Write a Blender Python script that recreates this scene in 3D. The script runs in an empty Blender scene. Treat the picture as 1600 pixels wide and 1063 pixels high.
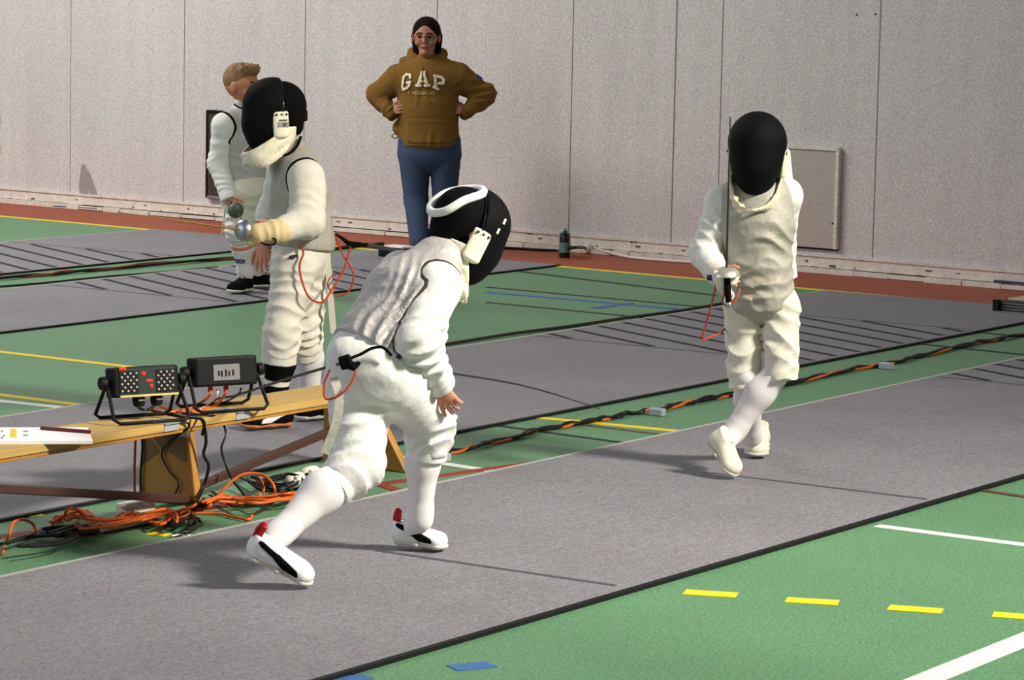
import bpy, bmesh, math, random
import numpy as np
from mathutils import Vector, Matrix

random.seed(7)
SC = bpy.context.scene
COL = SC.collection

# ------------------------------------------------------------------ camera
F_PX, PITCH, ROLL, CAM_H = 4868.5, 0.116203, 0.0205135, 1.772
PISTE_ANG, WALL_ANG = 0.985663, -0.599906
_fw = np.array([0, math.cos(PITCH), -math.sin(PITCH)])
_u0 = np.array([0, math.sin(PITCH), math.cos(PITCH)])
_r0 = np.array([1.0, 0, 0])
_rt = _r0 * math.cos(ROLL) + _u0 * math.sin(ROLL)
_up = _u0 * math.cos(ROLL) - _r0 * math.sin(ROLL)
cam_d = bpy.data.cameras.new('camera')
cam = bpy.data.objects.new('camera', cam_d)
COL.objects.link(cam)
cam_d.sensor_width = 36.0
cam_d.lens = F_PX / 1600 * 36.0
cam_d.clip_end = 200
cam.matrix_world = Matrix(((_rt[0], _up[0], -_fw[0], 0), (_rt[1], _up[1], -_fw[1], 0),
                           (_rt[2], _up[2], -_fw[2], CAM_H), (0, 0, 0, 1)))
SC.camera = cam

# ------------------------------------------------------------------ light
world = bpy.data.worlds.new('hall_light')
SC.world = world
world.use_nodes = True
world.node_tree.nodes['Background'].inputs[0].default_value = (0.92, 0.95, 1.0, 1)
world.node_tree.nodes['Background'].inputs[1].default_value = 0.15
SC.view_settings.view_transform = 'Standard'
SC.view_settings.look = 'None'
SC.view_settings.gamma = 1
SC.view_settings.use_curve_mapping = False
SC.view_settings.exposure = 0.1


def area_light(name, loc, target, sx, sy, power, color):
    d = bpy.data.lights.new(name, 'AREA')
    d.shape = 'RECTANGLE'
    d.size, d.size_y, d.energy, d.color = sx, sy, power, color
    o = bpy.data.objects.new(name, d)
    COL.objects.link(o)
    o.location = loc
    o.rotation_euler = (Vector(target) - Vector(loc)).to_track_quat('-Z', 'Y').to_euler()
    o.name = name
    return o


# gym lamps high overhead: a reflector lamp on the right, a row in front, a long row near the left of the wall
key = area_light('ceiling_lamp_row', (6.5, 7.0, 6.0), (-0.6, 10.0, 0.0), 1.2, 1.2, 250, (1.0, 0.94, 0.84))
key.data.spread = math.radians(72)
area_light('ceiling_lamp_row', (1.5, 3.0, 7.0), (0.0, 10.0, 0.0), 4.0, 1.0, 60, (1.0, 0.96, 0.88))
area_light('ceiling_lamp_row', (-6.6, 18.6, 6.0), (-4.6, 20.6, 0.6), 7.0, 1.0, 620, (1.0, 0.96, 0.92))
# daylight from a tall window on the left of the hall
area_light('window_daylight', (-11.0, 8.0, 4.0), (-1.0, 12.5, 1.0), 9.0, 5.0, 330, (0.78, 0.88, 1.0))

# ------------------------------------------------------------------ projection helpers


def ray(x, y):
    return _rt * (x - 800) - _up * (y - 531.5) + _fw * F_PX


def G(x, y, z=0.0):
    """point at height z seen at photo position x, y"""
    v = ray(x, y)
    t = (z - CAM_H) / v[2]
    return np.array([0, 0, CAM_H]) + v * t


def P(x, y, Y):
    """point at distance Y into the hall seen at photo position x, y"""
    v = ray(x, y)
    return np.array([0, 0, CAM_H]) + v * (Y / v[1])


def unit(v):
    v = np.asarray(v, float)
    return v / (np.linalg.norm(v) + 1e-12)


E_ = np.array([math.cos(PISTE_ANG), math.sin(PISTE_ANG), 0])     # along the pistes
N_ = np.array([-math.sin(PISTE_ANG), math.cos(PISTE_ANG), 0])    # across the pistes
WD = unit(G(1600, 454) - G(0, 316))                              # along the back wall
WN = np.array([WD[1], -WD[0], 0])                                # out of the wall to the hall
if WN[1] > 0:
    WN = -WN
W0 = G(0, 316)


def on_wall(x, y, off=0.0):
    v = ray(x, y)
    c = np.array([0, 0, CAM_H])
    t = ((W0 + WN * off - c) @ WN) / (v @ WN)
    return c + v * t

# ------------------------------------------------------------------ materials


def lin(c):
    return tuple(((v / 255) / 12.92 if v / 255 <= 0.04045 else ((v / 255 + 0.055) / 1.055) ** 2.4) for v in c)


MATS = {}


def mat(name, rgb, rough=0.7, metal=0.0, grain=0.0, gscale=200.0, blot=0.0, bscale=3.0, bump=0.0, bpscale=60.0,
        spec=0.3, streak=None, sheen=0.0, emit=0.0):
    if name in MATS:
        return MATS[name]
    m = bpy.data.materials.new(name)
    m.use_nodes = True
    nt = m.node_tree
    nd, lk = nt.nodes, nt.links
    b = nd['Principled BSDF']
    b.inputs['Roughness'].default_value = rough
    b.inputs['Metallic'].default_value = metal
    b.inputs['Specular IOR Level'].default_value = spec
    if sheen:
        b.inputs['Sheen Weight'].default_value = sheen
    c = lin(rgb)
    b.inputs['Base Color'].default_value = (*c, 1)
    tc = nd.new('ShaderNodeTexCoord')
    src = None

    def noise(scale, detail, vec=None):
        n = nd.new('ShaderNodeTexNoise')
        n.inputs['Scale'].default_value = scale
        n.inputs['Detail'].default_value = detail
        lk.new(vec if vec else tc.outputs['Object'], n.inputs['Vector'])
        return n
    cur = None

    def mult(prev, fac_socket, amt):
        mr = nd.new('ShaderNodeMapRange')
        mr.inputs['From Min'].default_value = 0.25
        mr.inputs['From Max'].default_value = 0.75
        mr.inputs['To Min'].default_value = 1 - amt
        mr.inputs['To Max'].default_value = 1 + amt
        lk.new(fac_socket, mr.inputs['Value'])
        v = nd.new('ShaderNodeVectorMath')
        v.operation = 'SCALE'
        if prev is None:
            v.inputs[0].default_value = c
        else:
            lk.new(prev, v.inputs[0])
        lk.new(mr.outputs[0], v.inputs['Scale'])
        return v.outputs[0]
    if grain:
        n = noise(gscale, 1.0)
        cur = mult(cur, n.outputs['Fac'], grain)
        # slight colour speckle
        n2 = noise(gscale * 0.8, 1.0)
        mx = nd.new('ShaderNodeVectorMath')
        mx.operation = 'MULTIPLY'
        sub = nd.new('ShaderNodeMix')
        sub.data_type = 'RGBA'
        sub.inputs[0].default_value = min(1.0, grain * 0.9)
        sub.inputs[6].default_value = (1, 1, 1, 1)
        sc = nd.new('ShaderNodeVectorMath')
        sc.operation = 'SCALE'
        sc.inputs['Scale'].default_value = 2.0
        lk.new(n2.outputs['Color'], sc.inputs[0])
        lk.new(sc.outputs[0], sub.inputs[7])
        lk.new(cur, mx.inputs[0])
        lk.new(sub.outputs[2], mx.inputs[1])
        cur = mx.outputs[0]
    if blot:
        n = noise(bscale, 4.0)
        cur = mult(cur, n.outputs['Fac'], blot)
    if streak:
        m0 = nd.new('ShaderNodeMapping')
        m0.inputs['Rotation'].default_value = streak[2] if len(streak) > 2 else (0, 0, 0)
        lk.new(tc.outputs['Object'], m0.inputs['Vector'])
        mp = nd.new('ShaderNodeMapping')
        mp.inputs['Scale'].default_value = streak[0]
        lk.new(m0.outputs['Vector'], mp.inputs['Vector'])
        n = noise(1.0, 5.0, mp.outputs['Vector'])
        cur = mult(cur, n.outputs['Fac'], streak[1])
    if cur is not None:
        lk.new(cur, b.inputs['Base Color'])
    if bump:
        n = noise(bpscale, 3.0)
        bp = nd.new('ShaderNodeBump')
        bp.inputs['Strength'].default_value = bump
        bp.inputs['Distance'].default_value = 0.01
        lk.new(n.outputs['Fac'], bp.inputs['Height'])
        lk.new(bp.outputs[0], b.inputs['Normal'])
    if emit:
        b.inputs['Emission Color'].default_value = (*c, 1)
        b.inputs['Emission Strength'].default_value = emit
    MATS[name] = m
    return m


WALL = mat('painted_wall', (198, 191, 188), 0.75, grain=0.24, gscale=100, blot=0.05, bscale=0.8, streak=((9, 9, 0.6), 0.05))
BASEB = mat('baseboard_paint', (214, 205, 192), 0.7, grain=0.2, gscale=110, blot=0.12, bscale=14)
FLOOR = mat('green_sports_floor', (90, 134, 96), 0.5, grain=0.36, gscale=110, blot=0.10, bscale=1.2, spec=0.35)
REDF = mat('terracotta_floor', (150, 74, 46), 0.6, grain=0.25, gscale=110, blot=0.1, bscale=2)
PISTE = mat('piste_fabric', (124, 122, 126), 0.6, grain=0.34, gscale=120, blot=0.10, bscale=1.6,
            streak=((1.2, 50, 1), 0.08, (0, 0, -PISTE_ANG)), spec=0.3)
BLACKR = mat('black_rubber', (14, 14, 15), 0.6, spec=0.25)
HATCH = mat('piste_hatch', (26, 26, 42), 0.7)
HATCHF = mat('piste_faint_mark', (78, 76, 84), 0.7)
PEDGE = mat('piste_pale_edge', (168, 168, 160), 0.6)
YEL = mat('yellow_line', (232, 204, 34), 0.5, grain=0.08)
YELP = mat('pale_yellow_line', (176, 180, 92), 0.55, grain=0.1)
WHL = mat('white_line', (222, 224, 214), 0.5, grain=0.08, blot=0.06, bscale=8)
BLKL = mat('dark_line', (34, 46, 40), 0.6)
BLUL = mat('blue_line', (62, 104, 160), 0.6, grain=0.1)
REDL = mat('red_line', (136, 52, 44), 0.6, grain=0.1)
BRNL = mat('brown_line', (96, 66, 48), 0.6)
WHITE = mat('white_cloth', (224, 222, 216), 0.85, grain=0.05, gscale=160, bump=0.35, bpscale=26, spec=0.12)
CREAM = mat('cream_cloth', (216, 210, 194), 0.85, grain=0.06, gscale=160, bump=0.35, bpscale=26, spec=0.12)
LAME = mat('lame_cloth', (176, 172, 168), 0.6, metal=0.15, grain=0.10, gscale=200, bump=0.6, bpscale=34, spec=0.4)
LAMEC = mat('lame_cloth_warm', (166, 161, 148), 0.62, metal=0.1, grain=0.10, gscale=200, bump=0.5, bpscale=30, spec=0.4)
SOCK = mat('white_sock', (222, 216, 215), 0.9, grain=0.04, gscale=220, spec=0.1)
SKIN = mat('skin', (205, 140, 112), 0.55, spec=0.35, grain=0.03)
SKIND = mat('skin_tanned', (188, 124, 90), 0.55, spec=0.35, grain=0.03)
BLKC = mat('black_cloth', (10, 10, 11), 0.9, spec=0.08)
MESH = mat('black_wire_mesh', (5, 5, 6), 0.7, metal=0.0, bump=0.3, bpscale=400, spec=0.12)
GLOSSB = mat('glossy_black', (9, 9, 10), 0.18, spec=0.6)
BIB = mat('bib_cloth', (234, 226, 200), 0.8, bump=0.3, bpscale=24, spec=0.2)
BIBG = mat('bib_print', (60, 58, 52), 0.7)
TANG = mat('tan_glove', (214, 192, 142), 0.75, grain=0.06, bump=0.3, bpscale=40)
STEEL = mat('steel', (176, 178, 182), 0.38, metal=1.0)
DSTEEL = mat('dark_steel', (70, 66, 60), 0.4, metal=0.8)
GSTEEL = mat('dull_green_steel', (96, 104, 92), 0.5, metal=0.5)
SHOEW = mat('white_leather', (228, 228, 226), 0.45, spec=0.4)
SHOEC = mat('cream_leather', (222, 214, 192), 0.6, spec=0.3, grain=0.1)
SOLEW = mat('white_rubber', (196, 192, 182), 0.6)
GUM = mat('gum_rubber', (176, 108, 62), 0.6)
RED = mat('red_fabric', (176, 24, 28), 0.6)
CORDR = mat('red_cord', (178, 62, 34), 0.5)
ORANGE = mat('orange_cable', (208, 96, 34), 0.45)
BLKCAB = mat('black_cable', (16, 15, 16), 0.45)
WHCAB = mat('white_plastic', (226, 222, 206), 0.45)
WOOD = mat('bench_wood', (180, 148, 84), 0.5, grain=0.06, gscale=90, streak=((2.0, 50, 50), 0.16, (0, 0, -PISTE_ANG)))
WOODL = mat('bench_leg_wood', (168, 118, 52), 0.5, grain=0.06, gscale=90, blot=0.12, bscale=6)
BROWNB = mat('dark_brown_bar', (66, 40, 34), 0.45, spec=0.5)
BOXB = mat('black_plastic', (11, 11, 12), 0.6, spec=0.2)
TAPE = mat('silver_tape', (176, 178, 184), 0.35, metal=0.3)
PAPER = mat('white_paper', (244, 242, 240), 0.7)
HOOD = mat('mustard_fleece', (124, 90, 42), 0.9, grain=0.14, gscale=140, bump=0.25, bpscale=40, spec=0.1)
HOODD = mat('mustard_rib', (112, 80, 36), 0.9, grain=0.14, gscale=140, spec=0.1)
JEAN = mat('blue_denim', (60, 72, 94), 0.85, grain=0.2, gscale=160, blot=0.14, bscale=9, spec=0.1)
HAIRD = mat('dark_hair', (26, 18, 16), 0.85, spec=0.08, streak=((90, 90, 8), 0.3))
HAIRS = mat('sandy_hair', (132, 102, 66), 0.7, spec=0.35, streak=((110, 110, 12), 0.35))
NAVY = mat('navy_print', (40, 44, 92), 0.7)
WPATCH = mat('dark_wall_patch', (150, 142, 140), 0.75, grain=0.16, gscale=110)
EYEW = mat('eye_white', (226, 220, 212), 0.3)
EYED = mat('eye_dark', (34, 26, 22), 0.3)
LIP = mat('lip', (160, 84, 76), 0.5)
TEAL = mat('teal_cap', (58, 160, 140), 0.4)
BOTTLE = mat('dark_bottle', (14, 26, 26), 0.25, spec=0.6)
LABELM = mat('bottle_label', (96, 128, 122), 0.5, blot=0.3, bscale=40)
LEDR = mat('red_led', (240, 30, 24), 0.4, emit=1.5)
LENS = mat('clear_lens', (196, 190, 178), 0.25, spec=0.6)
GREYL = mat('grey_label', (122, 120, 120), 0.5, grain=0.1)
GREENP = mat('dark_green_panel', (26, 44, 40), 0.5)
BLUE = mat('blue_fabric', (56, 84, 140), 0.7)

# ------------------------------------------------------------------ object helpers
ORG = {}


def setp(o, label=None, cat=None, group=None, kind=None):
    if label:
        o['label'] = label
    if cat:
        o['category'] = cat
    if group:
        o['group'] = group
    if kind:
        o['kind'] = kind
    return o


def empty(name, loc, label, cat, group=None):
    o = bpy.data.objects.new(name, None)
    COL.objects.link(o)
    o.empty_display_size = 0.1
    o.location = loc
    ORG[o.name] = np.array(loc, float)
    return setp(o, label, cat, group)


def mk(name, verts, faces, m, parent=None, smooth=False, origin=None):
    """one mesh object; vertices are given in hall coordinates"""
    v = np.asarray(verts, np.float64)
    if parent is not None:
        org = ORG[parent.name]
    elif origin is not None:
        org = np.asarray(origin, float)
    else:
        org = np.array([(v[:, 0].min() + v[:, 0].max()) / 2, (v[:, 1].min() + v[:, 1].max()) / 2, v[:, 2].min()])
    v = v - org
    me = bpy.data.meshes.new(name)
    if isinstance(faces, np.ndarray):
        me.vertices.add(len(v))
        me.vertices.foreach_set('co', v.astype(np.float32).ravel())
        k = faces.shape[1]
        me.loops.add(faces.size)
        me.loops.foreach_set('vertex_index', faces.astype(np.int32).ravel())
        me.polygons.add(len(faces))
        me.polygons.foreach_set('loop_start', np.arange(0, faces.size, k, dtype=np.int32))
        me.update(calc_edges=True)
    else:
        me.from_pydata([tuple(p) for p in v], [], [tuple(f) for f in faces])
        me.update()
    if smooth:
        me.polygons.foreach_set('use_smooth', np.ones(len(me.polygons), bool))
    me.materials.append(m)
    o = bpy.data.objects.new(name, me)
    COL.objects.link(o)
    if parent is not None:
        o.parent = parent
    else:
        o.location = org
    ORG[o.name] = org
    return o


class MB:
    def __init__(s):
        s.v, s.f = [], []

    def add(s, v, f):
        n = len(s.v)
        s.v += [np.asarray(p, float) for p in v]
        s.f += [tuple(i + n for i in q) for q in f]
        return s

    def hexa(s, c):
        """8 corners: bottom loop 0-3, top loop 4-7"""
        return s.add(c, [(3, 2, 1, 0), (4, 5, 6, 7), (0, 1, 5, 4), (1, 2, 6, 5), (2, 3, 7, 6), (3, 0, 4, 7)])

    def box(s, c, ax, ay, az, hx, hy, hz, bev=0.0):
        c = np.asarray(c, float)
        ax, ay, az = map(np.asarray, (ax, ay, az))
        if not bev:
            return s.hexa([c + ax * hx * i + ay * hy * j + az * hz * k for k in (-1, 1)
                           for i, j in ((-1, -1), (1, -1), (1, 1), (-1, 1))])
        bm = bmesh.new()
        bmesh.ops.create_cube(bm, size=2)
        for v in bm.verts:
            v.co = Vector((v.co.x * hx, v.co.y * hy, v.co.z * hz))
        bmesh.ops.bevel(bm, geom=bm.edges[:] + bm.verts[:], offset=bev, segments=2, affect='EDGES', profile=0.5)
        bm.verts.index_update()
        vs = [c + ax * v.co.x + ay * v.co.y + az * v.co.z for v in bm.verts]
        fs = [[v.index for v in f.verts] for f in bm.faces]
        bm.free()
        return s.add(vs, fs)

    def tube(s, pts, r, seg=8, closed=False, smooth_n=0, caps=True):
        pts = [np.asarray(p, float) for p in pts]
        if smooth_n:
            pts = catmull(pts, smooth_n, closed)
        n = len(pts)
        rs = r if hasattr(r, '__len__') else [r] * n
        if len(rs) != n:
            rs = np.interp(np.linspace(0, 1, n), np.linspace(0, 1, len(rs)), rs)
        tang = []
        for i in range(n):
            a = pts[(i - 1) % n] if (closed or i > 0) else pts[i]
            b = pts[(i + 1) % n] if (closed or i < n - 1) else pts[i]
            tang.append(unit(b - a))
        u = unit(np.cross(tang[0], [0.31, 0.2, 0.93]))
        vs = []
        for i in range(n):
            u = unit(u - tang[i] * (u @ tang[i]))
            w = np.cross(tang[i], u)
            for k in range(seg):
                a = 2 * math.pi * k / seg
                vs.append(pts[i] + (u * math.cos(a) + w * math.sin(a)) * rs[i])
        fs = []
        for i in range(n if closed else n - 1):
            for k in range(seg):
                a, b = i * seg + k, i * seg + (k + 1) % seg
                c, d = ((i + 1) % n) * seg + (k + 1) % seg, ((i + 1) % n) * seg + k
                fs.append((a, b, c, d))
        if caps and not closed:
            fs.append(tuple(range(seg - 1, -1, -1)))
            fs.append(tuple(range((n - 1) * seg, n * seg)))
        return s.add(vs, fs)

    def lathe(s, prof, o, axis, seg=20):
        axis = unit(axis)
        u = unit(np.cross(axis, [0.3, 0.21, 0.9] if abs(axis[2]) < 0.9 else [1, 0, 0]))
        w = np.cross(axis, u)
        vs, fs = [], []
        for r, t in prof:
            for k in range(seg):
                a = 2 * math.pi * k / seg
                vs.append(np.asarray(o) + axis * t + (u * math.cos(a) + w * math.sin(a)) * max(r, 1e-4))
        for i in range(len(prof) - 1):
            for k in range(seg):
                fs.append((i * seg + k, i * seg + (k + 1) % seg, (i + 1) * seg + (k + 1) % seg, (i + 1) * seg + k))
        fs.append(tuple(range(seg - 1, -1, -1)))
        fs.append(tuple(range((len(prof) - 1) * seg, len(prof) * seg)))
        return s.add(vs, fs)

    def build(s, name, m, parent=None, smooth=False, origin=None):
        o = mk(name, s.v, s.f, m, parent, smooth, origin)
        bm = bmesh.new()
        bm.from_mesh(o.data)
        bmesh.ops.recalc_face_normals(bm, faces=bm.faces)
        bm.to_mesh(o.data)
        bm.free()
        if smooth:
            o.data.polygons.foreach_set('use_smooth', np.ones(len(o.data.polygons), bool))
            try:
                o.data.set_sharp_from_angle(angle=math.radians(50))
            except Exception:
                pass
        return o


def catmull(pts, k, closed=False):
    n = len(pts)
    out = []
    rng = range(n if closed else n - 1)
    for i in rng:
        p0 = pts[(i - 1) % n] if (closed or i > 0) else 2 * pts[0] - pts[1]
        p1, p2 = pts[i], pts[(i + 1) % n]
        p3 = pts[(i + 2) % n] if (closed or i < n - 2) else 2 * pts[-1] - pts[-2]
        for j in range(k):
            t = j / k
            out.append(0.5 * ((2 * p1) + (-p0 + p2) * t + (2 * p0 - 5 * p1 + 4 * p2 - p3) * t * t
                              + (-p0 + 3 * p1 - 3 * p2 + p3) * t ** 3))
    if not closed:
        out.append(pts[-1])
    return out


def tube(name, pts, r, m, parent=None, seg=8, smooth_n=6, closed=False):
    return MB().tube(pts, r, seg, closed, smooth_n).build(name, m, parent, smooth=True)

# ------------------------------------------------------------------ distance-field modelling of soft shapes


class Grid:
    def __init__(s, lo, hi, h):
        s.lo = np.asarray(lo, float)
        s.h = h
        s.n = np.maximum(4, np.ceil((np.asarray(hi, float) - s.lo) / h).astype(int) + 1)
        s.ax = [s.lo[i] + h * np.arange(s.n[i]) for i in range(3)]

    def block(s, lo, hi):
        sl = []
        for i in range(3):
            a = int(max(0, math.floor((lo[i] - s.lo[i]) / s.h)))
            b = int(min(s.n[i], math.ceil((hi[i] - s.lo[i]) / s.h) + 1))
            if b <= a:
                return None
            sl.append(slice(a, b))
        return tuple(sl)

    def pts(s, sl=None):
        if sl is None:
            sl = (slice(None),) * 3
        return (s.ax[0][sl[0]].astype(np.float32)[:, None, None], s.ax[1][sl[1]].astype(np.float32)[None, :, None],
                s.ax[2][sl[2]].astype(np.float32)[None, None, :])


class Cone:
    """tapered limb from a to b; radii may be (across, deep) pairs with 'u' the across direction"""

    def __init__(s, a, b, ra, rb, u=None, k=0.02, op='u', r1=None):
        s.a, s.b = np.asarray(a, float), np.asarray(b, float)
        s.ra = ra if hasattr(ra, '__len__') else (ra, ra)
        s.rb = rb if hasattr(rb, '__len__') else (rb, rb)
        s.k, s.op = k, op
        ax = s.b - s.a
        s.L = np.linalg.norm(ax)
        s.w = ax / s.L if s.L > 1e-6 else np.array([0, 0, 1.0])
        if u is None:
            u = np.cross(s.w, [0.3, 0.9, 0.2])
        u = np.asarray(u, float)
        s.u = unit(u - s.w * (u @ s.w))
        s.v = np.cross(s.w, s.u)

    def bbox(s):
        m = max(*s.ra, *s.rb) + s.k * 1.2 + 0.03
        return np.minimum(s.a, s.b) - m, np.maximum(s.a, s.b) + m

    def ev(s, X, Y, Z):
        X, Y, Z = X - np.float32(s.a[0]), Y - np.float32(s.a[1]), Z - np.float32(s.a[2])
        f = lambda d: X * np.float32(d[0]) + Y * np.float32(d[1]) + Z * np.float32(d[2])
        z = f(s.w)
        t = np.clip(z / max(s.L, 1e-6), 0, 1) if s.L > 1e-6 else np.zeros_like(z)
        rx = s.ra[0] + t * (s.rb[0] - s.ra[0])
        ry = s.ra[1] + t * (s.rb[1] - s.ra[1])
        q = z - t * np.float32(s.L)
        m = np.minimum(rx, ry)
        d = np.sqrt((f(s.u) / rx) ** 2 + (f(s.v) / ry) ** 2 + (q / m) ** 2)
        return (d - 1) * m


class Ell:
    """ellipsoid with axes u, v, w"""

    def __init__(s, c, r, u=(1, 0, 0), v=(0, 1, 0), k=0.02, op='u'):
        s.c, s.r, s.k, s.op = np.asarray(c, float), r, k, op
        s.u = unit(u)
        v = np.asarray(v, float)
        s.v = unit(v - s.u * (v @ s.u))
        s.w = np.cross(s.u, s.v)

    def bbox(s):
        m = max(s.r) + s.k * 1.2 + 0.03
        return s.c - m, s.c + m

    def ev(s, X, Y, Z):
        X, Y, Z = X - np.float32(s.c[0]), Y - np.float32(s.c[1]), Z - np.float32(s.c[2])
        f = lambda d: X * np.float32(d[0]) + Y * np.float32(d[1]) + Z * np.float32(d[2])
        a, b, c = f(s.u), f(s.v), f(s.w)
        k0 = np.sqrt((a / s.r[0]) ** 2 + (b / s.r[1]) ** 2 + (c / s.r[2]) ** 2)
        k1 = np.sqrt((a / s.r[0] ** 2) ** 2 + (b / s.r[1] ** 2) ** 2 + (c / s.r[2] ** 2) ** 2) + 1e-6
        return np.where(k0 < 0.05, -min(s.r), k0 * (k0 - 1) / k1).astype(np.float32)


class Bx:
    """rounded box, half sizes r, axes u, v"""

    def __init__(s, c, r, u=(1, 0, 0), v=(0, 1, 0), rd=0.004, k=0.005, op='u'):
        Ell.__init__(s, c, r, u, v, k, op)
        s.rd = rd

    bbox = Ell.bbox

    def ev(s, X, Y, Z):
        X, Y, Z = X - np.float32(s.c[0]), Y - np.float32(s.c[1]), Z - np.float32(s.c[2])
        f = lambda d: X * np.float32(d[0]) + Y * np.float32(d[1]) + Z * np.float32(d[2])
        q = [np.abs(f(d)) - np.float32(r - s.rd) for d, r in zip((s.u, s.v, s.w), s.r)]
        o = np.sqrt(sum(np.maximum(x, 0) ** 2 for x in q))
        return o + np.minimum(np.maximum(np.maximum(q[0], q[1]), q[2]), 0) - np.float32(s.rd)


def field(prims, g, grow=0.0):
    D = np.full(tuple(g.n), 0.2, np.float32)
    for p in prims:
        lo, hi = p.bbox()
        sl = g.block(lo, hi)
        if sl is None:
            continue
        d = p.ev(*g.pts(sl)).astype(np.float32)
        cur = D[sl]
        k = max(p.k, 1e-4)
        if p.op == 'u':
            h = np.clip(0.5 + 0.5 * (cur - d) / k, 0, 1)
            D[sl] = cur + (d - cur) * h - k * h * (1 - h)
        else:                                         # carve away
            h = np.clip(0.5 - 0.5 * (cur + d) / k, 0, 1)
            D[sl] = cur + (-d - cur) * h + k * h * (1 - h)
    return D - np.float32(grow)


def plane_cut(D, g, p, n):
    """keep the side that n points away from"""
    n = unit(n)
    X, Y, Z = g.pts()
    d = (X - p[0]) * n[0] + (Y - p[1]) * n[1] + (Z - p[2]) * n[2]
    np.maximum(D, d.astype(np.float32), out=D)
    return D


def wrinkle(D, g, specs):
    """cloth folds: (centre, reach, direction across the folds, spacing, depth)"""
    for c, r, d, wl, amp in specs:
        c, d = np.asarray(c, float), unit(d)
        sl = g.block(c - 2.2 * r, c + 2.2 * r)
        if sl is None:
            continue
        X, Y, Z = g.pts(sl)
        X, Y, Z = X - c[0], Y - c[1], Z - c[2]
        s = X * d[0] + Y * d[1] + Z * d[2]
        o = unit(np.cross(d, [0.2, 0.9, 0.4]))
        e = np.cross(d, o)
        q = X * o[0] + Y * o[1] + Z * o[2]
        e = X * e[0] + Y * e[1] + Z * e[2]
        a1, a2 = c[0] * 31 + c[2] * 17, c[1] * 23 + c[2] * 11
        w = np.exp(-(X * X + Y * Y + Z * Z) / (r * r))
        ph = 2 * math.pi * s / wl + 2.6 * np.sin(q * 16 + 1.9 * np.sin(s * 13 + e * 9 + a1)) + 2.1 * np.sin(e * 19 + 1.5 * np.sin(q * 12) + a2)
        mod = np.clip(0.55 + 0.75 * np.sin(q * 17 + s * 9 + a2) * np.cos(e * 13 + a1), 0.05, 1)
        D[sl] += (amp * w * mod * (np.abs(np.sin(ph * 0.5)) - 0.6) * 1.5).astype(np.float32)
    return D


def nets(D, g):
    """surface net of the zero level"""
    n = D.shape
    neg = D < 0
    c = np.zeros(tuple(i - 1 for i in n), np.uint8)
    for a in (0, 1):
        for b in (0, 1):
            for d in (0, 1):
                c += neg[a:n[0] - 1 + a, b:n[1] - 1 + b, d:n[2] - 1 + d]
    act = (c > 0) & (c < 8)
    idx = np.argwhere(act)
    if len(idx) == 0:
        return np.zeros((0, 3)), np.zeros((0, 4), np.int32)
    imap = np.full(act.shape, -1, np.int32)
    imap[act] = np.arange(len(idx), dtype=np.int32)
    acc = np.zeros((len(idx), 3))
    cnt = np.zeros(len(idx))
    I, J, K = idx.T
    cor = [(a, b, d) for a in (0, 1) for b in (0, 1) for d in (0, 1)]
    for i, p in enumerate(cor):
        for q in cor[i + 1:]:
            if sum(abs(x - y) for x, y in zip(p, q)) != 1:
                continue
            d0 = D[I + p[0], J + p[1], K + p[2]]
            d1 = D[I + q[0], J + q[1], K + q[2]]
            m = (d0 < 0) != (d1 < 0)
            t = np.where(m, d0 / np.where(m, d0 - d1, 1), 0)
            for ax in range(3):
                acc[:, ax] += np.where(m, p[ax] + t * (q[ax] - p[ax]), 0)
            cnt += m
    v = g.lo + (idx + acc / np.maximum(cnt, 1)[:, None]) * g.h
    faces = []
    for ax in range(3):
        o1, o2 = (ax + 1) % 3, (ax + 2) % 3
        s0 = [slice(1, n[i] - 1) for i in range(3)]
        s1 = list(s0)
        s0[ax] = slice(0, n[ax] - 1)
        s1[ax] = slice(1, n[ax])
        a, b = neg[tuple(s0)], neg[tuple(s1)]
        cr = np.argwhere(a != b)
        if len(cr) == 0:
            continue
        fl = a[tuple(cr.T)]
        base = cr.copy()
        off = np.ones(3, int)
        off[ax] = 0
        base = base + off

        def at(d1, d2):
            e = base.copy()
            e[:, o1] += d1
            e[:, o2] += d2
            return imap[tuple(e.T)]
        q = np.stack([at(-1, -1), at(0, -1), at(0, 0), at(-1, 0)], 1)
        q[~fl] = q[~fl][:, ::-1]
        faces.append(q)
    f = np.concatenate(faces)
    f = f[(f >= 0).all(1)]
    return v, f


def bounds(prims, m=0.012):
    lo = np.min([p.bbox()[0] for p in prims if p.op == 'u'], 0) + 0.02
    hi = np.max([p.bbox()[1] for p in prims if p.op == 'u'], 0) - 0.02
    return lo - m, hi + m


def soft(name, prims, m, parent, h=0.006, cuts=(), folds=(), grow=0.0, within=None, label=None):
    """mesh from smooth-joined primitives. within: (other prims, grow) -> only the part inside those"""
    lo, hi = bounds(prims)
    g = Grid(lo - grow, hi + grow, h)
    D = field(prims, g, grow)
    if folds:
        wrinkle(D, g, folds)
    for p, n in cuts:
        plane_cut(D, g, p, n)
    if within is not None:
        D2 = field(within[0], g, within[1])
        if len(within) > 2:
            wrinkle(D2, g, within[2])
        D = np.maximum(D, D2)
    v, f = nets(D, g)
    o = mk(name, v, f, m, parent, smooth=True)
    if label:
        o['label'] = label
    return o


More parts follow.
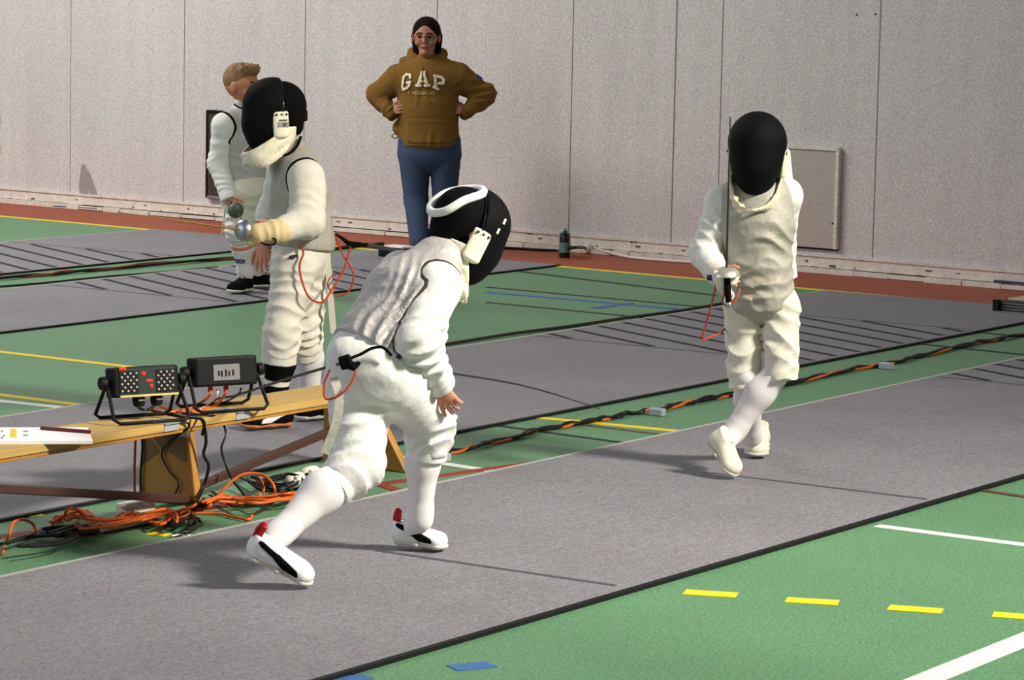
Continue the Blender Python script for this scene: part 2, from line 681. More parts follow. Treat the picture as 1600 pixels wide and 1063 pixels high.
def seam(name, A, B, m, parent, r=0.005, h=0.004, cuts=(), wrong=None):
    """piping where two soft shapes meet: A, B = (prims, folds)"""
    lo, hi = bounds(B[0])
    la, ha = bounds(A[0])
    lo, hi = np.maximum(lo, la), np.minimum(hi, ha)
    g = Grid(lo, hi, h)
    Da, Db = field(A[0], g), field(B[0], g)
    wrinkle(Da, g, A[1])
    wrinkle(Db, g, B[1])
    D = np.sqrt(Da * Da + Db * Db) - np.float32(r)
    for p, n in cuts:
        plane_cut(D, g, p, n)
    v, f = nets(D, g)
    if len(v):
        return mk(name, v, f, m, parent, smooth=True)


def band(name, pts, wdir, w, t, m, parent, n=6):
    """flat strap through pts"""
    pts = catmull([np.asarray(p, float) for p in pts], n)
    wdir = unit(wdir)
    b = MB()
    vs, fs = [], []
    for i, p in enumerate(pts):
        d = unit(pts[min(i + 1, len(pts) - 1)] - pts[max(i - 1, 0)])
        a = unit(wdir - d * (wdir @ d)) * w / 2
        k = np.cross(d, unit(a)) * t / 2
        vs += [p - a - k, p + a - k, p + a + k, p - a + k]
    for i in range(len(pts) - 1):
        for k in range(4):
            fs.append((4 * i + k, 4 * i + (k + 1) % 4, 4 * i + 4 + (k + 1) % 4, 4 * i + 4 + k))
    L = 4 * (len(pts) - 1)
    fs += [(3, 2, 1, 0), (L, L + 1, L + 2, L + 3)]
    return b.add(vs, fs).build(name, m, parent)

# ------------------------------------------------------------------ the hall: floor, wall, trims
RCAM = np.array([1.0, 0, 0])
fl = MB().hexa([np.array(p, float) for p in ((-30, -6, -0.05), (30, -6, -0.05), (30, 45, -0.05), (-30, 45, -0.05),
                                             (-30, -6, 0), (30, -6, 0), (30, 45, 0), (-30, 45, 0))]).build('floor', FLOOR, origin=(0, 12, 0))
setp(fl, 'green speckled sports hall floor with painted court lines', 'floor', kind='structure')


def strip(name, p, q, w, z0, z1, m, parent):
    p, q = np.array(p, float), np.array(q, float)
    p[2] = q[2] = 0
    d = unit(q - p)
    n = np.array([-d[1], d[0], 0]) * w / 2
    up = np.array([0, 0, 1.0])
    return MB().hexa([p - n + up * z0, q - n + up * z0, q + n + up * z0, p + n + up * z0,
                      p - n + up * z1, q - n + up * z1, q + n + up * z1, p + n + up * z1]).build(name, m, parent)


# terracotta band of floor along the wall
yl0 = G(0, 338)
t_band = abs((yl0 - W0) @ WN)
mid_w = W0 + WD * 4
strip('red_floor_band', W0 - WD * 10 + WN * t_band / 2, W0 + WD * 22 + WN * t_band / 2, t_band, 0.0, 0.0015, REDF, fl)
strip('court_line', W0 - WD * 10 + WN * t_band, W0 + WD * 22 + WN * t_band, 0.055, 0.0, 0.0025, YEL, fl)

LINES = [((1370, 822), (1640, 857), 0.055, WHL), ((1430, 1069), (1640, 984), 0.085, WHL),
         ((835, 652.5), (1080, 676), 0.055, YEL), ((766, 664), (978, 693), 0.035, BLKL), ((900, 663), (1045, 681), 0.03, BRNL),
         ((600, 711), (790, 740), 0.055, WHL), ((-20, 843), (845, 722), 0.05, REDL), ((560, 748), (640, 772), 0.05, REDL),
         ((-20, 548), (230, 577), 0.055, YEL), ((-20, 615), (130, 634), 0.055, YEL), ((-20, 625), (120, 640), 0.055, WHL),
         ((790, 422), (1118, 462), 0.04, BLKL), ((760, 449), (1118, 482), 0.03, BLKL), ((760, 473), (1060, 502), 0.03, BLKL),
         ((760, 457), (1110, 488), 0.05, BLUL), ((930, 482), (985, 474), 0.05, BLUL),
         ((1437, 538), (1640, 559), 0.03, BLKL), ((1500, 517), (1640, 531), 0.03, BLKL), ((1500, 762), (1640, 783), 0.035, BRNL),
         ((400, 582), (520, 597), 0.03, BLKL)]
for i, (a, b, w, m) in enumerate(LINES):
    strip('court_line', G(*a), G(*b), w, 0, 0.0012 + 0.00012 * i, m, fl)
for a, b in (((1069, 926), (1151, 931)), ((1228, 938), (1310, 943)), ((1388, 950), (1472, 956)), ((1551, 961), (1636, 967))):
    strip('dash_mark', G(*a), G(*b), 0.075, 0, 0.002, YEL, fl)
for a, b, m, w in (((706, 1045), (768, 1039), BLUL, 0.07), ((505, 1067), (575, 1058), BLUL, 0.06), ((33, 807), (64, 804), YEL, 0.05),
                   ((232, 834), (262, 837), YEL, 0.05), ((270, 841), (298, 843), YEL, 0.05)):
    strip('floor_tape', G(*a), G(*b), w, 0, 0.002, m, fl)

# back wall made of tall panels
def wt(x, y=200):
    return (on_wall(x, y) - W0) @ WD


HW = 6.0
seams = [wt(-420), wt(-230), wt(-60)] + [wt(x) for x in (110, 287, 475, 680, 892, 1125, 1370, 1625)] + [wt(1890), wt(2170)]
wb = MB().hexa([W0 + WD * seams[0] - WN * 0.03, W0 + WD * seams[-1] - WN * 0.03, W0 + WD * seams[-1] - WN * 0.15, W0 + WD * seams[0] - WN * 0.15,
                W0 + WD * seams[0] - WN * 0.03 + [0, 0, HW], W0 + WD * seams[-1] - WN * 0.03 + [0, 0, HW],
                W0 + WD * seams[-1] - WN * 0.15 + [0, 0, HW], W0 + WD * seams[0] - WN * 0.15 + [0, 0, HW]]).build('wall_back', mat('seam_filler', (160, 152, 146), 0.8))
setp(wb, 'pale painted back wall of tall flat panels', 'wall', kind='structure')
for i in range(len(seams) - 1):
    a, b = seams[i] + 0.0028, seams[i + 1] - 0.0028
    c = W0 + WD * (a + b) / 2 - WN * 0.0155 + np.array([0, 0, HW / 2 + 0.05])
    MB().box(c, WD, WN, np.array([0, 0, 1.0]), (b - a) / 2, 0.0155, HW / 2 - 0.05, 0.003).build('wall_panel', WALL, wb)
# the shallow fold of the wall right of the middle: a slim vertical cover strip
MB().box(on_wall(1043, 200) * [1, 1, 0] + [0, 0, 3.0], WD, WN, np.array([0, 0, 1.0]), 0.05, 0.008, 2.9, 0.003).build('cover_strip', WALL, wb)
for x, y in ((1339, 23), (1368, 22)):
    MB().lathe([(0.006, -0.002), (0.006, 0.004), (0.003, 0.006)], on_wall(x, y), WN, 10).build('screw_head', DSTEEL, wb)
# two flat leg-shaped patches, darker than the wall, on its left
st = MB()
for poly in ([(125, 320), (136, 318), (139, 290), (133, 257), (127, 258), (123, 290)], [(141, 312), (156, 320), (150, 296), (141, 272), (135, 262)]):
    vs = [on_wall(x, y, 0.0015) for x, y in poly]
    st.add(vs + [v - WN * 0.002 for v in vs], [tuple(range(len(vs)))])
st.build('leg_shaped_patch', WPATCH, wb)

# battered white baseboard: a skirting lip in uneven lengths with a crumbling lower edge
bbm = MB()
rb = random.Random(3)
t = seams[0]
prev = 0.0
while t < seams[-1]:
    L = rb.uniform(0.12, 0.5)
    top = 0.112 + rb.uniform(-0.002, 0.002)
    th = 0.018 + rb.uniform(0, 0.002)
    c = W0 + WD * (t + L / 2) + WN * th / 2
    bbm.box(c + np.array([0, 0, 0.075]), WD, WN, np.array([0, 0, 1.0]), L / 2, th / 2, (top - 0.035) / 2)
    bbm.box(c + np.array([0, 0, 0.108 + rb.uniform(-0.001, 0.001)]) + WN * 0.004, WD, WN, np.array([0, 0, 1.0]), L / 2, th / 2 + 0.005, 0.007)
    lo = rb.uniform(0.018, 0.035)
    c2 = W0 + WD * (t + L / 2) + WN * (th + 0.03) / 2
    bbm.box(c2 + np.array([0, 0, 0.017]), WD, WN, np.array([0, 0, 1.0]), L / 2 - rb.uniform(0.0, 0.006), (th + 0.022 + rb.uniform(0, 0.018)) / 2, lo / 2)
    t += L
bb = bbm.build('baseboard_back', BASEB)
setp(bb, 'battered white baseboard along the back wall', 'baseboard', kind='structure')
gapm = mat('baseboard_gap', (92, 80, 70), 0.9)
for i in range(60):
    tt = rb.uniform(wt(-40), wt(1640))
    z = rb.choice([0.036, 0.034, 0.098, 0.05, 0.07])
    MB().box(W0 + WD * tt + WN * 0.0195 + np.array([0, 0, z]), WD, WN, np.array([0, 0, 1.0]), rb.uniform(0.006, 0.022), 0.003, rb.uniform(0.002, 0.006)).build('chip', gapm, bb)
for a, b in (((84, 322), (152, 326)), ((1553, 439), (1640, 446))):
    p, q = on_wall(*a, 0.045), on_wall(*b, 0.045)
    MB().tube([p, q], 0.007, 6).build('tape_strip', mat('blue_tape', (58, 64, 96), 0.6), bb)

# ------------------------------------------------------------------ fencing pistes
_d = unit(G(1130, 551) - G(970, 518))
_pp = [G(1245, y) for y in (497, 509.5, 522, 534.5, 547)]
_ss = [p @ E_ + (-(p @ N_)) * ((_d @ E_) / (_d @ N_)) for p in _pp]
HSTEP = abs(_ss[-1] - _ss[0]) / 4


def piste(label, n0, n1, s0, s1, hz=None, h=0.010, marks=(), stripe_ref=None):
    nm = empty('fencing_piste', E_ * (s0 + s1) / 2 + N_ * (n0 + n1) / 2, label, 'piste', 'grey pistes on the hall floor')
    Z = np.array([0, 0, 1.0])
    c = E_ * (s0 + s1) / 2 + N_ * (n0 + n1) / 2
    MB().box(c + Z * h / 2, E_, N_, Z, (s1 - s0) / 2, (n1 - n0) / 2, h / 2).build('mat', PISTE, nm)
    MB().box(E_ * (s0 + s1) / 2 + N_ * (n0 - 0.008) + Z * h * 0.5, E_, N_, Z, (s1 - s0) / 2, 0.010, h * 0.52).build('black_edge', BLACKR, nm)
    MB().box(E_ * (s0 + s1) / 2 + N_ * (n1 - 0.006) + Z * (h * 0.5 + 0.0006), E_, N_, Z, (s1 - s0) / 2, 0.010, h * 0.5).build('pale_edge', PEDGE, nm)
    if hz:
        a, b = hz
        for s in (a, b):
            MB().box(E_ * s + N_ * (n0 + n1) / 2 + Z * (h + 0.0004), E_, N_, Z, 0.010, (n1 - n0) / 2 - 0.03, 0.0006).build('zone_line', HATCHF, nm)
        # diagonal stripes clipped to the warning zone
        p, q = G(970, 518), G(1130, 551)
        d = q - p
        ds, dn = d @ E_, d @ N_
        step = HSTEP
        slope = ds / dn                       # change along s per n
        wn = n1 - n0
        span = abs(slope) * wn
        s_at = a - span - step
        while s_at < b + span + step:
            # stripe starts at n1 (far side) position s_at, runs to n0
            pts = []
            for tt in np.linspace(0, 1, 121):
                nn = n1 - 0.03 - (wn - 0.06) * tt
                ss = s_at + slope * (nn - n1)
                if a + 0.03 <= ss <= b - 0.03:
                    pts.append((ss, nn))
            if len(pts) > 4:
                strip('hatch_stripe', E_ * pts[0][0] + N_ * pts[0][1], E_ * pts[-1][0] + N_ * pts[-1][1], 0.036, h, h + 0.0012, HATCH, nm)
            s_at += step
    for x0, y0, x1, y1 in marks:
        strip('start_line', G(x0, y0, h), G(x1, y1, h), 0.022, h, h + 0.0011, HATCHF, nm)
    return nm


def end_s(n, back=0.0):
    # where a piste at offset n meets the yellow line in front of the wall
    return ((W0 + WN * (t_band + back) - N_ * n) @ WN) / (E_ @ WN)


def sn(x, y):
    p = G(x, y)
    return p @ E_, p @ N_


pis1 = piste('broad grey piste nearest the camera under the two bouting fencers', 4.63, 6.145, -2.0, end_s(5.4),
             hz=(sn(1536, 600)[0], sn(1536, 600)[0] + 2.0), h=0.012, marks=((590, 861, 962, 915.5), (1100, 738, 1448, 780.5)))
end2 = sn(1440, 469)[0]
z2 = sn(1385, 507)[0]
pis2 = piste('grey piste behind the wooden bench, running to the right rear', 6.81, 8.38, -2.0, end2, hz=(sn(1000, 544)[0], z2), h=0.010)
end3 = sn(850, 414)[0]
pis3 = piste('grey piste the bare-headed boy stands on', 10.36, 11.74, -2.0, end3, hz=(sn(235, 463)[0], sn(235, 463)[0] + 2.0), h=0.010)
end4 = sn(300, 365)[0]
pis4 = piste('farthest grey piste at the left below the wall', sn(0, 430)[1], sn(0, 381)[1], 1.0, end4, hz=(sn(160, 393)[0] - 2.0, sn(160, 393)[0]), h=0.010)

# ------------------------------------------------------------------ people
ZUP = np.array([0, 0, 1.0])


def frame(fwd, up):
    """right, forward, up axes of a head, hand or foot"""
    f = unit(fwd)
    r = unit(np.cross(f, up))
    return r, f, np.cross(r, f)


def hand_prims(wr, d, nrm, thumb, size=1.0, curl=(0.3, 0.4, 0.5, 0.6), spread=0.10, rad=1.0, tcurl=0.3):
    """palm, four jointed fingers and a thumb. d: towards the fingers, nrm: out of the back of the hand,
    thumb: side the thumb leaves from"""
    d = unit(d)
    nrm = unit(nrm - d * (np.asarray(nrm) @ d))
    s = unit(np.asarray(thumb) - d * (np.asarray(thumb) @ d) - nrm * (np.asarray(thumb) @ nrm))
    wr = np.asarray(wr, float)
    S = size
    out = [Cone(wr - d * 0.01 * S, wr + d * 0.055 * S, (0.022 * S, 0.016 * S), (0.033 * S, 0.013 * S), u=s, k=0.008)]
    L = [0.062, 0.070, 0.066, 0.052]
    for i in range(4):
        off = (1.5 - i) * 0.0165 * S
        base = wr + d * (0.062 - 0.004 * abs(i - 1.2)) * S + s * off
        dr = unit(d + s * (1.5 - i) * spread)
        p = base
        c = 0.0
        for j, fr in enumerate((0.45, 0.32, 0.26)):
            c += curl[i] * (0.8, 1.0, 0.7)[j]
            dd = dr * math.cos(c) - nrm * math.sin(c)
            q = p + dd * L[i] * fr * S
            out.append(Cone(p, q, (0.0085 - 0.0008 * j) * S * rad, (0.0080 - 0.0009 * j) * S * rad, k=0.003))
            p = q
    p = wr + d * 0.018 * S + s * 0.022 * S
    c = 0.0
    for j, ln in enumerate((0.036, 0.026, 0.022)):
        c += tcurl * (0.3, 0.6, 0.6)[j]
        dd = unit(d * (0.75 + 0.25 * j) + s * (0.75 - 0.3 * j) - nrm * math.sin(c + 0.2))
        q = p + dd * ln * S
        out.append(Cone(p, q, (0.0115 - 0.0015 * j) * S * rad, (0.0095 - 0.0012 * j) * S * rad, k=0.005))
        p = q
    return out


def head_prims(c, fwd, up, s=1.0):
    """skull, jaw, nose, brow, lips and ears"""
    r, f, u = frame(fwd, up)
    q = lambda x, y, z: c + (r * x + f * y + u * z) * s
    return [Ell(q(0, -0.012, 0.025), (0.074 * s, 0.093 * s, 0.088 * s), r, f, k=0.02),
            Cone(q(0, 0.022, 0.0), q(0, 0.042, -0.083), (0.062 * s, 0.055 * s), (0.034 * s, 0.034 * s), u=r, k=0.03),
            Cone(q(-0.038, 0.066, 0.022), q(0.038, 0.066, 0.022), 0.014 * s, 0.014 * s, k=0.014),
            Cone(q(0, 0.083, 0.010), q(0, 0.099, -0.024), 0.008 * s, 0.013 * s, k=0.010),
            Ell(q(-0.030, 0.079, 0.002), (0.016 * s, 0.010 * s, 0.011 * s), r, f, k=0.006, op='s'),
            Ell(q(0.030, 0.079, 0.002), (0.016 * s, 0.010 * s, 0.011 * s), r, f, k=0.006, op='s'),
            Ell(q(-0.036, 0.058, -0.030), (0.024 * s, 0.022 * s, 0.020 * s), r, f, k=0.02),
            Ell(q(0.036, 0.058, -0.030), (0.024 * s, 0.022 * s, 0.020 * s), r, f, k=0.02),
            Ell(q(0, 0.078, -0.052), (0.024 * s, 0.010 * s, 0.010 * s), r, f, k=0.010),
            Ell(q(0, 0.070, -0.088), (0.018 * s, 0.014 * s, 0.014 * s), r, f, k=0.012),
            Ell(q(-0.077, -0.005, -0.004), (0.009 * s, 0.020 * s, 0.030 * s), r, f, k=0.006),
            Ell(q(0.077, -0.005, -0.004), (0.009 * s, 0.020 * s, 0.030 * s), r, f, k=0.006)]


def foot_in(J, s, x, z):
    he, to = J['heel' + s], J['toe' + s]
    d = unit(to - he)
    u = unit(J['an' + s] - he)
    return he + (to - he) * x + unit(u - d * (u @ d)) * z


def body_mesh(root, J, skin, R, h=0.005, head_s=1.0, extra=()):
    """one continuous body: torso, neck, head, arms, hands, legs, feet"""
    rt = J['right']
    pr = [Cone(J['pelvis'], J['chest'], (0.105 * R, 0.075 * R), (0.115 * R, 0.078 * R), u=rt, k=0.03),
          Cone(J['chest'], J['neck'] - unit(J['neck'] - J['chest']) * 0.03, (0.11 * R, 0.075 * R), (0.06 * R, 0.05 * R), u=rt, k=0.03),
          Cone(J['neck'] - unit(J['neck'] - J['chest']) * 0.03, J['head'], 0.042 * R, 0.042 * R, k=0.02)]
    pr += head_prims(J['head'], J['face'], J['headup'], head_s)
    for s in 'RL':
        pr += [Cone(J['chest'] + (J['neck'] - J['chest']) * 0.5, J['sh' + s], 0.05 * R, 0.042 * R, k=0.03),
               Cone(J['sh' + s], J['el' + s], 0.040 * R, 0.031 * R, k=0.015),
               Cone(J['el' + s], J['wr' + s], 0.031 * R, 0.021 * R, k=0.012),
               Cone(J['pelvis'], J['hip' + s], 0.09 * R, 0.075 * R, k=0.03),
               Cone(J['hip' + s], J['kn' + s], 0.070 * R, 0.045 * R, k=0.02),
               Cone(J['kn' + s], J['an' + s], 0.043 * R, 0.027 * R, k=0.02),
               Cone(J['an' + s], foot_in(J, s, 0.24, 0.034), 0.025 * R, 0.018, k=0.012),
               Cone(foot_in(J, s, 0.24, 0.034), foot_in(J, s, 0.72, 0.022), 0.018, 0.013, k=0.012)]
        pr += J['hand' + s]
    pr += list(extra)
    return soft('body', pr, skin, root, h)


def shoe(root, J, s, upper, sole, sz=1.0, stripe=None, collar=0.05, name='shoe', laces=None, tab=None, tag=None, h=0.004, updir=None, lbl=None):
    """sole with toe spring, upper, collar; optional side stripe, laces and heel tab"""
    he, to = J['heel' + s], J['toe' + s]
    an = J['an' + s]
    d = unit(to - he)
    upv = unit(an - he) if updir is None else updir
    upv = unit(upv - d * (upv @ d))
    sd = np.cross(d, upv)
    L = np.linalg.norm(to - he)
    q = lambda x, y, z: he + d * x * L + sd * y * sz + upv * z * sz
    up_pr = [Ell(q(0.14, 0, 0.030), (0.19 * L, 0.036 * sz, 0.042 * sz), d, sd, k=0.02),
             Cone(q(0.12, 0, 0.026), q(0.78, 0, 0.018), (0.034 * sz, 0.034 * sz), (0.041 * sz, 0.024 * sz), u=sd, k=0.02),
             Ell(q(0.80, 0, 0.016), (0.20 * L, 0.041 * sz, 0.028 * sz), d, sd, k=0.02),
             Cone(q(0.30, 0, 0.05), q(0.62, 0, 0.028), (0.028 * sz, 0.022 * sz), (0.030 * sz, 0.022 * sz), u=sd, k=0.02),
             Cone(q(0.16, 0, 0.03), q(0.17, 0, collar), (0.034 * sz, 0.036 * sz), (0.034 * sz, 0.040 * sz), u=sd, k=0.012)]
    so_pr = [Cone(q(0.08, 0, 0.0), q(0.45, 0, 0.0), (0.036 * sz, 0.011 * sz), (0.036 * sz, 0.011 * sz), u=sd, k=0.01),
             Cone(q(0.45, 0, 0.0), q(0.84, 0, 0.002), (0.037 * sz, 0.011 * sz), (0.043 * sz, 0.011 * sz), u=sd, k=0.01),
             Ell(q(0.84, 0, 0.003), (0.19 * L, 0.043 * sz, 0.012 * sz), d, sd, k=0.01),
             Ell(q(0.10, 0, 0.0), (0.13 * L, 0.037 * sz, 0.012 * sz), d, sd, k=0.01)]
    o = soft(name, up_pr, upper, root, h, cuts=[(q(0, 0, 0.0), -upv), (q(0.17, 0, collar + 0.006), unit(upv + 0.15 * d))])
    if lbl:
        o['label'] = lbl
    soft('sole', so_pr, sole, o, h)
    if stripe is not None:
        for sg in (-1, 1):
            band = [Cone(q(0.02, sg * 0.036, 0.056), q(0.36, sg * 0.036, 0.036), 0.0075 * sz, 0.009 * sz, k=0.004),
                    Cone(q(0.36, sg * 0.036, 0.036), q(0.66, sg * 0.040, 0.013), 0.010 * sz, 0.016 * sz, k=0.004)]
            soft('side_stripe', band, stripe, o, 0.003, within=(up_pr, 0.0025), cuts=[(q(0, 0, 0.011), -upv)])
    if laces is not None:
        for i in range(4):
            a = 0.36 + 0.085 * i
            z = 0.068 - 0.012 * i
            tube('lace', [q(a, -0.024, z - 0.012), q(a + 0.02, 0, z + 0.004), q(a, 0.024, z - 0.012)], 0.003 * sz, laces, o, 6)
    if tab is not None:
        MB().box(q(0.01, 0, 0.070), d, sd, upv, 0.008, 0.013, 0.024, 0.004).build('heel_tab', tab, o)
        tube('heel_loop', [q(-0.02, 0, 0.03), q(-0.055, 0, 0.07), q(-0.02, 0, 0.095), q(0.03, 0, 0.085)], 0.006, tab, o, 6)
    return o


def sock(root, J, s, m, r_top=0.056, r_ank=0.036, bands=(), top=0.10, name='sock', calf=1.0, h=0.005):
    kn, an, he, to = J['kn' + s], J['an' + s], J['heel' + s], J['toe' + s]
    d = an - kn
    back = unit(he - to)
    back = unit(back - unit(d) * (back @ unit(d)))
    pr = [Cone(kn + d * top, kn + d * 0.42 + back * 0.010, r_top, r_top * calf, k=0.02),
          Cone(kn + d * 0.42 + back * 0.010, kn + d * 0.9, r_top * calf, r_ank, k=0.03),
          Cone(kn + d * 0.9, an, r_ank, r_ank, k=0.02),
          Cone(an, foot_in(J, s, 0.22, 0.034), r_ank, 0.028, k=0.02)]
    o = soft(name, pr, m, root, h)
    for t0, t1, bm_, nm in bands:
        a, b = kn + d * t0, kn + d * t1
        soft(nm, [Cone(a, b, 0.09, 0.09, k=0.001)], bm_, o, 0.004, within=(pr, 0.0025),
             cuts=[(a, -d), (b, d)])
    return o, pr


def breeches(root, J, m, R=1.0, r_hip=0.105, r_knee=0.078, cuff=0.066, below=0.16, folds=True, h=0.006, extra=(), drop=None, waist=0.10, amp=1.0, kk=0.035, hems=None):
    rt = J['right']
    pr = [Cone(J['pelvis'], J['pelvis'] + (J['chest'] - J['pelvis']) * 0.22, (0.122 * R, 0.094 * R), (0.108 * R, 0.084 * R), u=rt, k=0.03)]
    fo = []
    for s in 'RL':
        hp, kn, an = J['hip' + s], J['kn' + s], J['an' + s]
        dl = unit(an - kn)
        end = kn + dl * below
        if hems:
            hm = hems[s]
            dh = unit(hm - hp)
            pr += [Cone(J['pelvis'], hp, 0.09 * R, r_hip, k=0.03), Cone(hp, hm + dh * 0.05, r_hip, cuff, k=kk),
                   Bx(hm + dh * 0.08, (0.11, 0.11, 0.08), unit(np.cross(dh, [0, 1, 0])), [0, 1, 0], rd=0.003, k=0.004, op='s')]
            fo += [(hp * 0.6 + hm * 0.4, 0.13, dh + 0.6 * rt, 0.07, 0.009 * amp), (hp * 0.2 + hm * 0.8, 0.09, dh - 0.8 * rt, 0.06, 0.008 * amp)]
            continue
        pr += [Cone(J['pelvis'], hp, 0.105 * R, r_hip, k=0.04),
               Cone(hp, kn - dl * 0.0, r_hip, r_knee, k=kk),
               Cone(kn, kn + dl * below * 0.6, r_knee, r_knee * 0.98, k=0.03),
               Cone(kn + dl * below * 0.6, end, r_knee * 0.98, cuff, k=0.015),
               Bx(end + dl * 0.06, (cuff + 0.016, cuff + 0.016, 0.05), unit(np.cross(dl, [0, 1, 0.1])), np.cross(dl, np.cross(dl, [0, 1, 0.1])), rd=0.003, k=0.004, op='s')]
        if folds:
            fo += [(hp * 0.55 + kn * 0.45, 0.13, unit(kn - hp) + 0.4 * rt, 0.062, 0.008 * amp),
                   (kn + dl * 0.02, 0.085, dl + 0.6 * rt, 0.040, 0.010 * amp), (kn - dl * 0.03, 0.08, dl - 0.7 * rt, 0.05, 0.008 * amp), (hp, 0.10, unit(kn - hp) - 0.5 * rt, 0.05, 0.008 * amp)]
    pr += list(extra)
    lo = None
    pr.sort(key=lambda z_: z_.op == 's')
    o = soft('breeches', pr, m, root, h, folds=fo)
    for s in ('' if hems else 'RL'):
        kn, an = J['kn' + s], J['an' + s]
        dl = unit(an - kn)
        a, b = kn + dl * (below - 0.012), kn + dl * (below + 0.028)
        soft('knee_cuff', [Cone(a, b, cuff * 1.02, cuff * 1.0, k=0.005)], m, o, 0.005, cuts=[(b + dl * 0.004, dl), (a, -dl)])
    return o, pr


SLEEVE = {}


def sleeve(root, J, s, m, r0=0.066, r1=0.058, r2=0.042, h=0.006, amp=1.0, seam=None, label=None, extra=()):
    sh, el, wr = J['sh' + s], J['el' + s], J['wr' + s]
    d = unit(wr - el)
    pr = [Cone(J['chest'] * 0.45 + sh * 0.55, sh, r0 * 0.8, r0, k=0.03), Cone(sh, el, r0, r1, k=0.03), Cone(el, wr - d * 0.005, r1, r2, k=0.03)] + list(extra)
    fo = [(el, 0.085, unit(unit(el - sh) + d), 0.038, 0.013 * amp), (el * 0.4 + wr * 0.6, 0.07, d + 0.3 * J['right'], 0.036, 0.008 * amp),
          (sh * 0.5 + el * 0.5, 0.09, unit(el - sh) + 0.5 * ZUP, 0.055, 0.007 * amp)]
    o = soft('sleeve', pr, m, root, h, folds=fo, cuts=[(wr, d)], label=label)
    SLEEVE[s] = (pr, fo)
    soft('cuff', [Cone(wr - d * 0.035, wr + d * 0.004, r2 + 0.003, r2 + 0.001, k=0.004)], m, o, 0.005, cuts=[(wr + d * 0.005, d), (wr - d * 0.03, -d)])
    return o, pr


def mask(root, c, fwd, up, s=1.0, bib_len=0.080, back=None, gloss=False, h=0.004, bibm=None, flap_fwd=0.8, panel=True, bib_at=(0.03, -0.078)):
    """sabre-free foil mask: wire mesh front, padded black back, white bib with side panels"""
    r, f, u = frame(fwd, up)
    q = lambda x, y, z: np.asarray(c) + (r * x + f * y + u * z) * s
    egg = [Cone(q(0, 0.012, 0.040), q(0, 0.034, -0.095), (0.100 * s, 0.108 * s), (0.060 * s, 0.074 * s), u=r, k=0.03), Ell(q(0, 0.018, -0.030), (0.089 * s, 0.110 * s, 0.090 * s), r, f, k=0.04),
           Ell(q(0, 0.0, 0.035), (0.101 * s, 0.118 * s, 0.110 * s), r, f, k=0.02)]
    root_o = soft('fencing_mask', egg, MESH, root, h, cuts=[(q(0, -0.004, 0), -unit(f + 0.12 * u))])
    root_o['label'] = 'black wire mesh fencing mask'
    # padded back and tongue
    pad = [Ell(q(0, -0.030, 0.035), (0.088 * s, 0.098 * s, 0.096 * s), r, f, k=0.02),
           Cone(q(0, -0.05, 0.03), q(0, -0.075, -0.05), (0.07 * s, 0.045 * s), (0.055 * s, 0.035 * s), u=r, k=0.03)]
    soft('back_padding', pad, BLKC, root_o, h, cuts=[(q(0, 0.03, 0), f)])
    # rim tube
    pts = []
    for i in range(28):
        a = -1.6 + 3.2 * i / 27
        x, z = math.sin(a), math.cos(a)
        w = 0.101 if z > -0.2 else 0.101 - 0.045 * (-z - 0.2) / 0.8
        hz = 0.145 if z > 0 else 0.162
        pts.append(q(w * x, -0.004 - 0.12 * (hz * z - 0.0) * 0.9 + (0.03 if z < -0.6 else 0) * (-z - 0.6), hz * z - 0.005))
    tube('rim', pts, 0.005 * s, GLOSSB, root_o, 8, 2)
    # bib: band under the mesh, sloping forward and down
    bibm = bibm or BIB
    shell = [Cone(q(0, 0.005, 0.02), q(0, 0.045, -0.150), (0.108 * s, 0.112 * s), (0.088 * s, 0.095 * s), u=r, k=0.03)]
    inner = [Cone(q(0, 0.005, 0.02), q(0, 0.045, -0.170), (0.098 * s, 0.102 * s), (0.076 * s, 0.083 * s), u=r, k=0.002, op='s')]
    dn = unit(-f * (1 - flap_fwd) - u * flap_fwd)
    p0 = q(0, *bib_at)
    soft('bib', shell + inner, bibm, root_o, h, cuts=[(p0, -dn), (p0 + dn * bib_len * s, dn), (q(0, 0, -0.045), u)],
         folds=[(q(0, 0.10, -0.15), 0.10, u + 0.3 * r, 0.035, 0.006), (q(0.08, 0.03, -0.12), 0.06, u + 0.5 * f, 0.03, 0.005), (q(-0.08, 0.03, -0.12), 0.06, u + 0.5 * f, 0.03, 0.005)])
    for sg in (-1, 1):
        if panel:
            sp = soft('bib_side_panel', [Cone(q(sg * 0.094, 0.004, 0.010), q(sg * 0.092, 0.002, -0.075), (0.012 * s, 0.032 * s), (0.014 * s, 0.032 * s), u=r, k=0.01)],
                      bibm, root_o, h, cuts=[(q(0, 0, 0.016), u)])
            for k in range(3):
                MB().lathe([(0.0045, 0), (0.0045, 0.003), (0.002, 0.004)], q(sg * 0.104, -0.018 + 0.020 * k, 0.004), r * sg, 10).build('snap', DSTEEL, root_o)
    return root_o, q


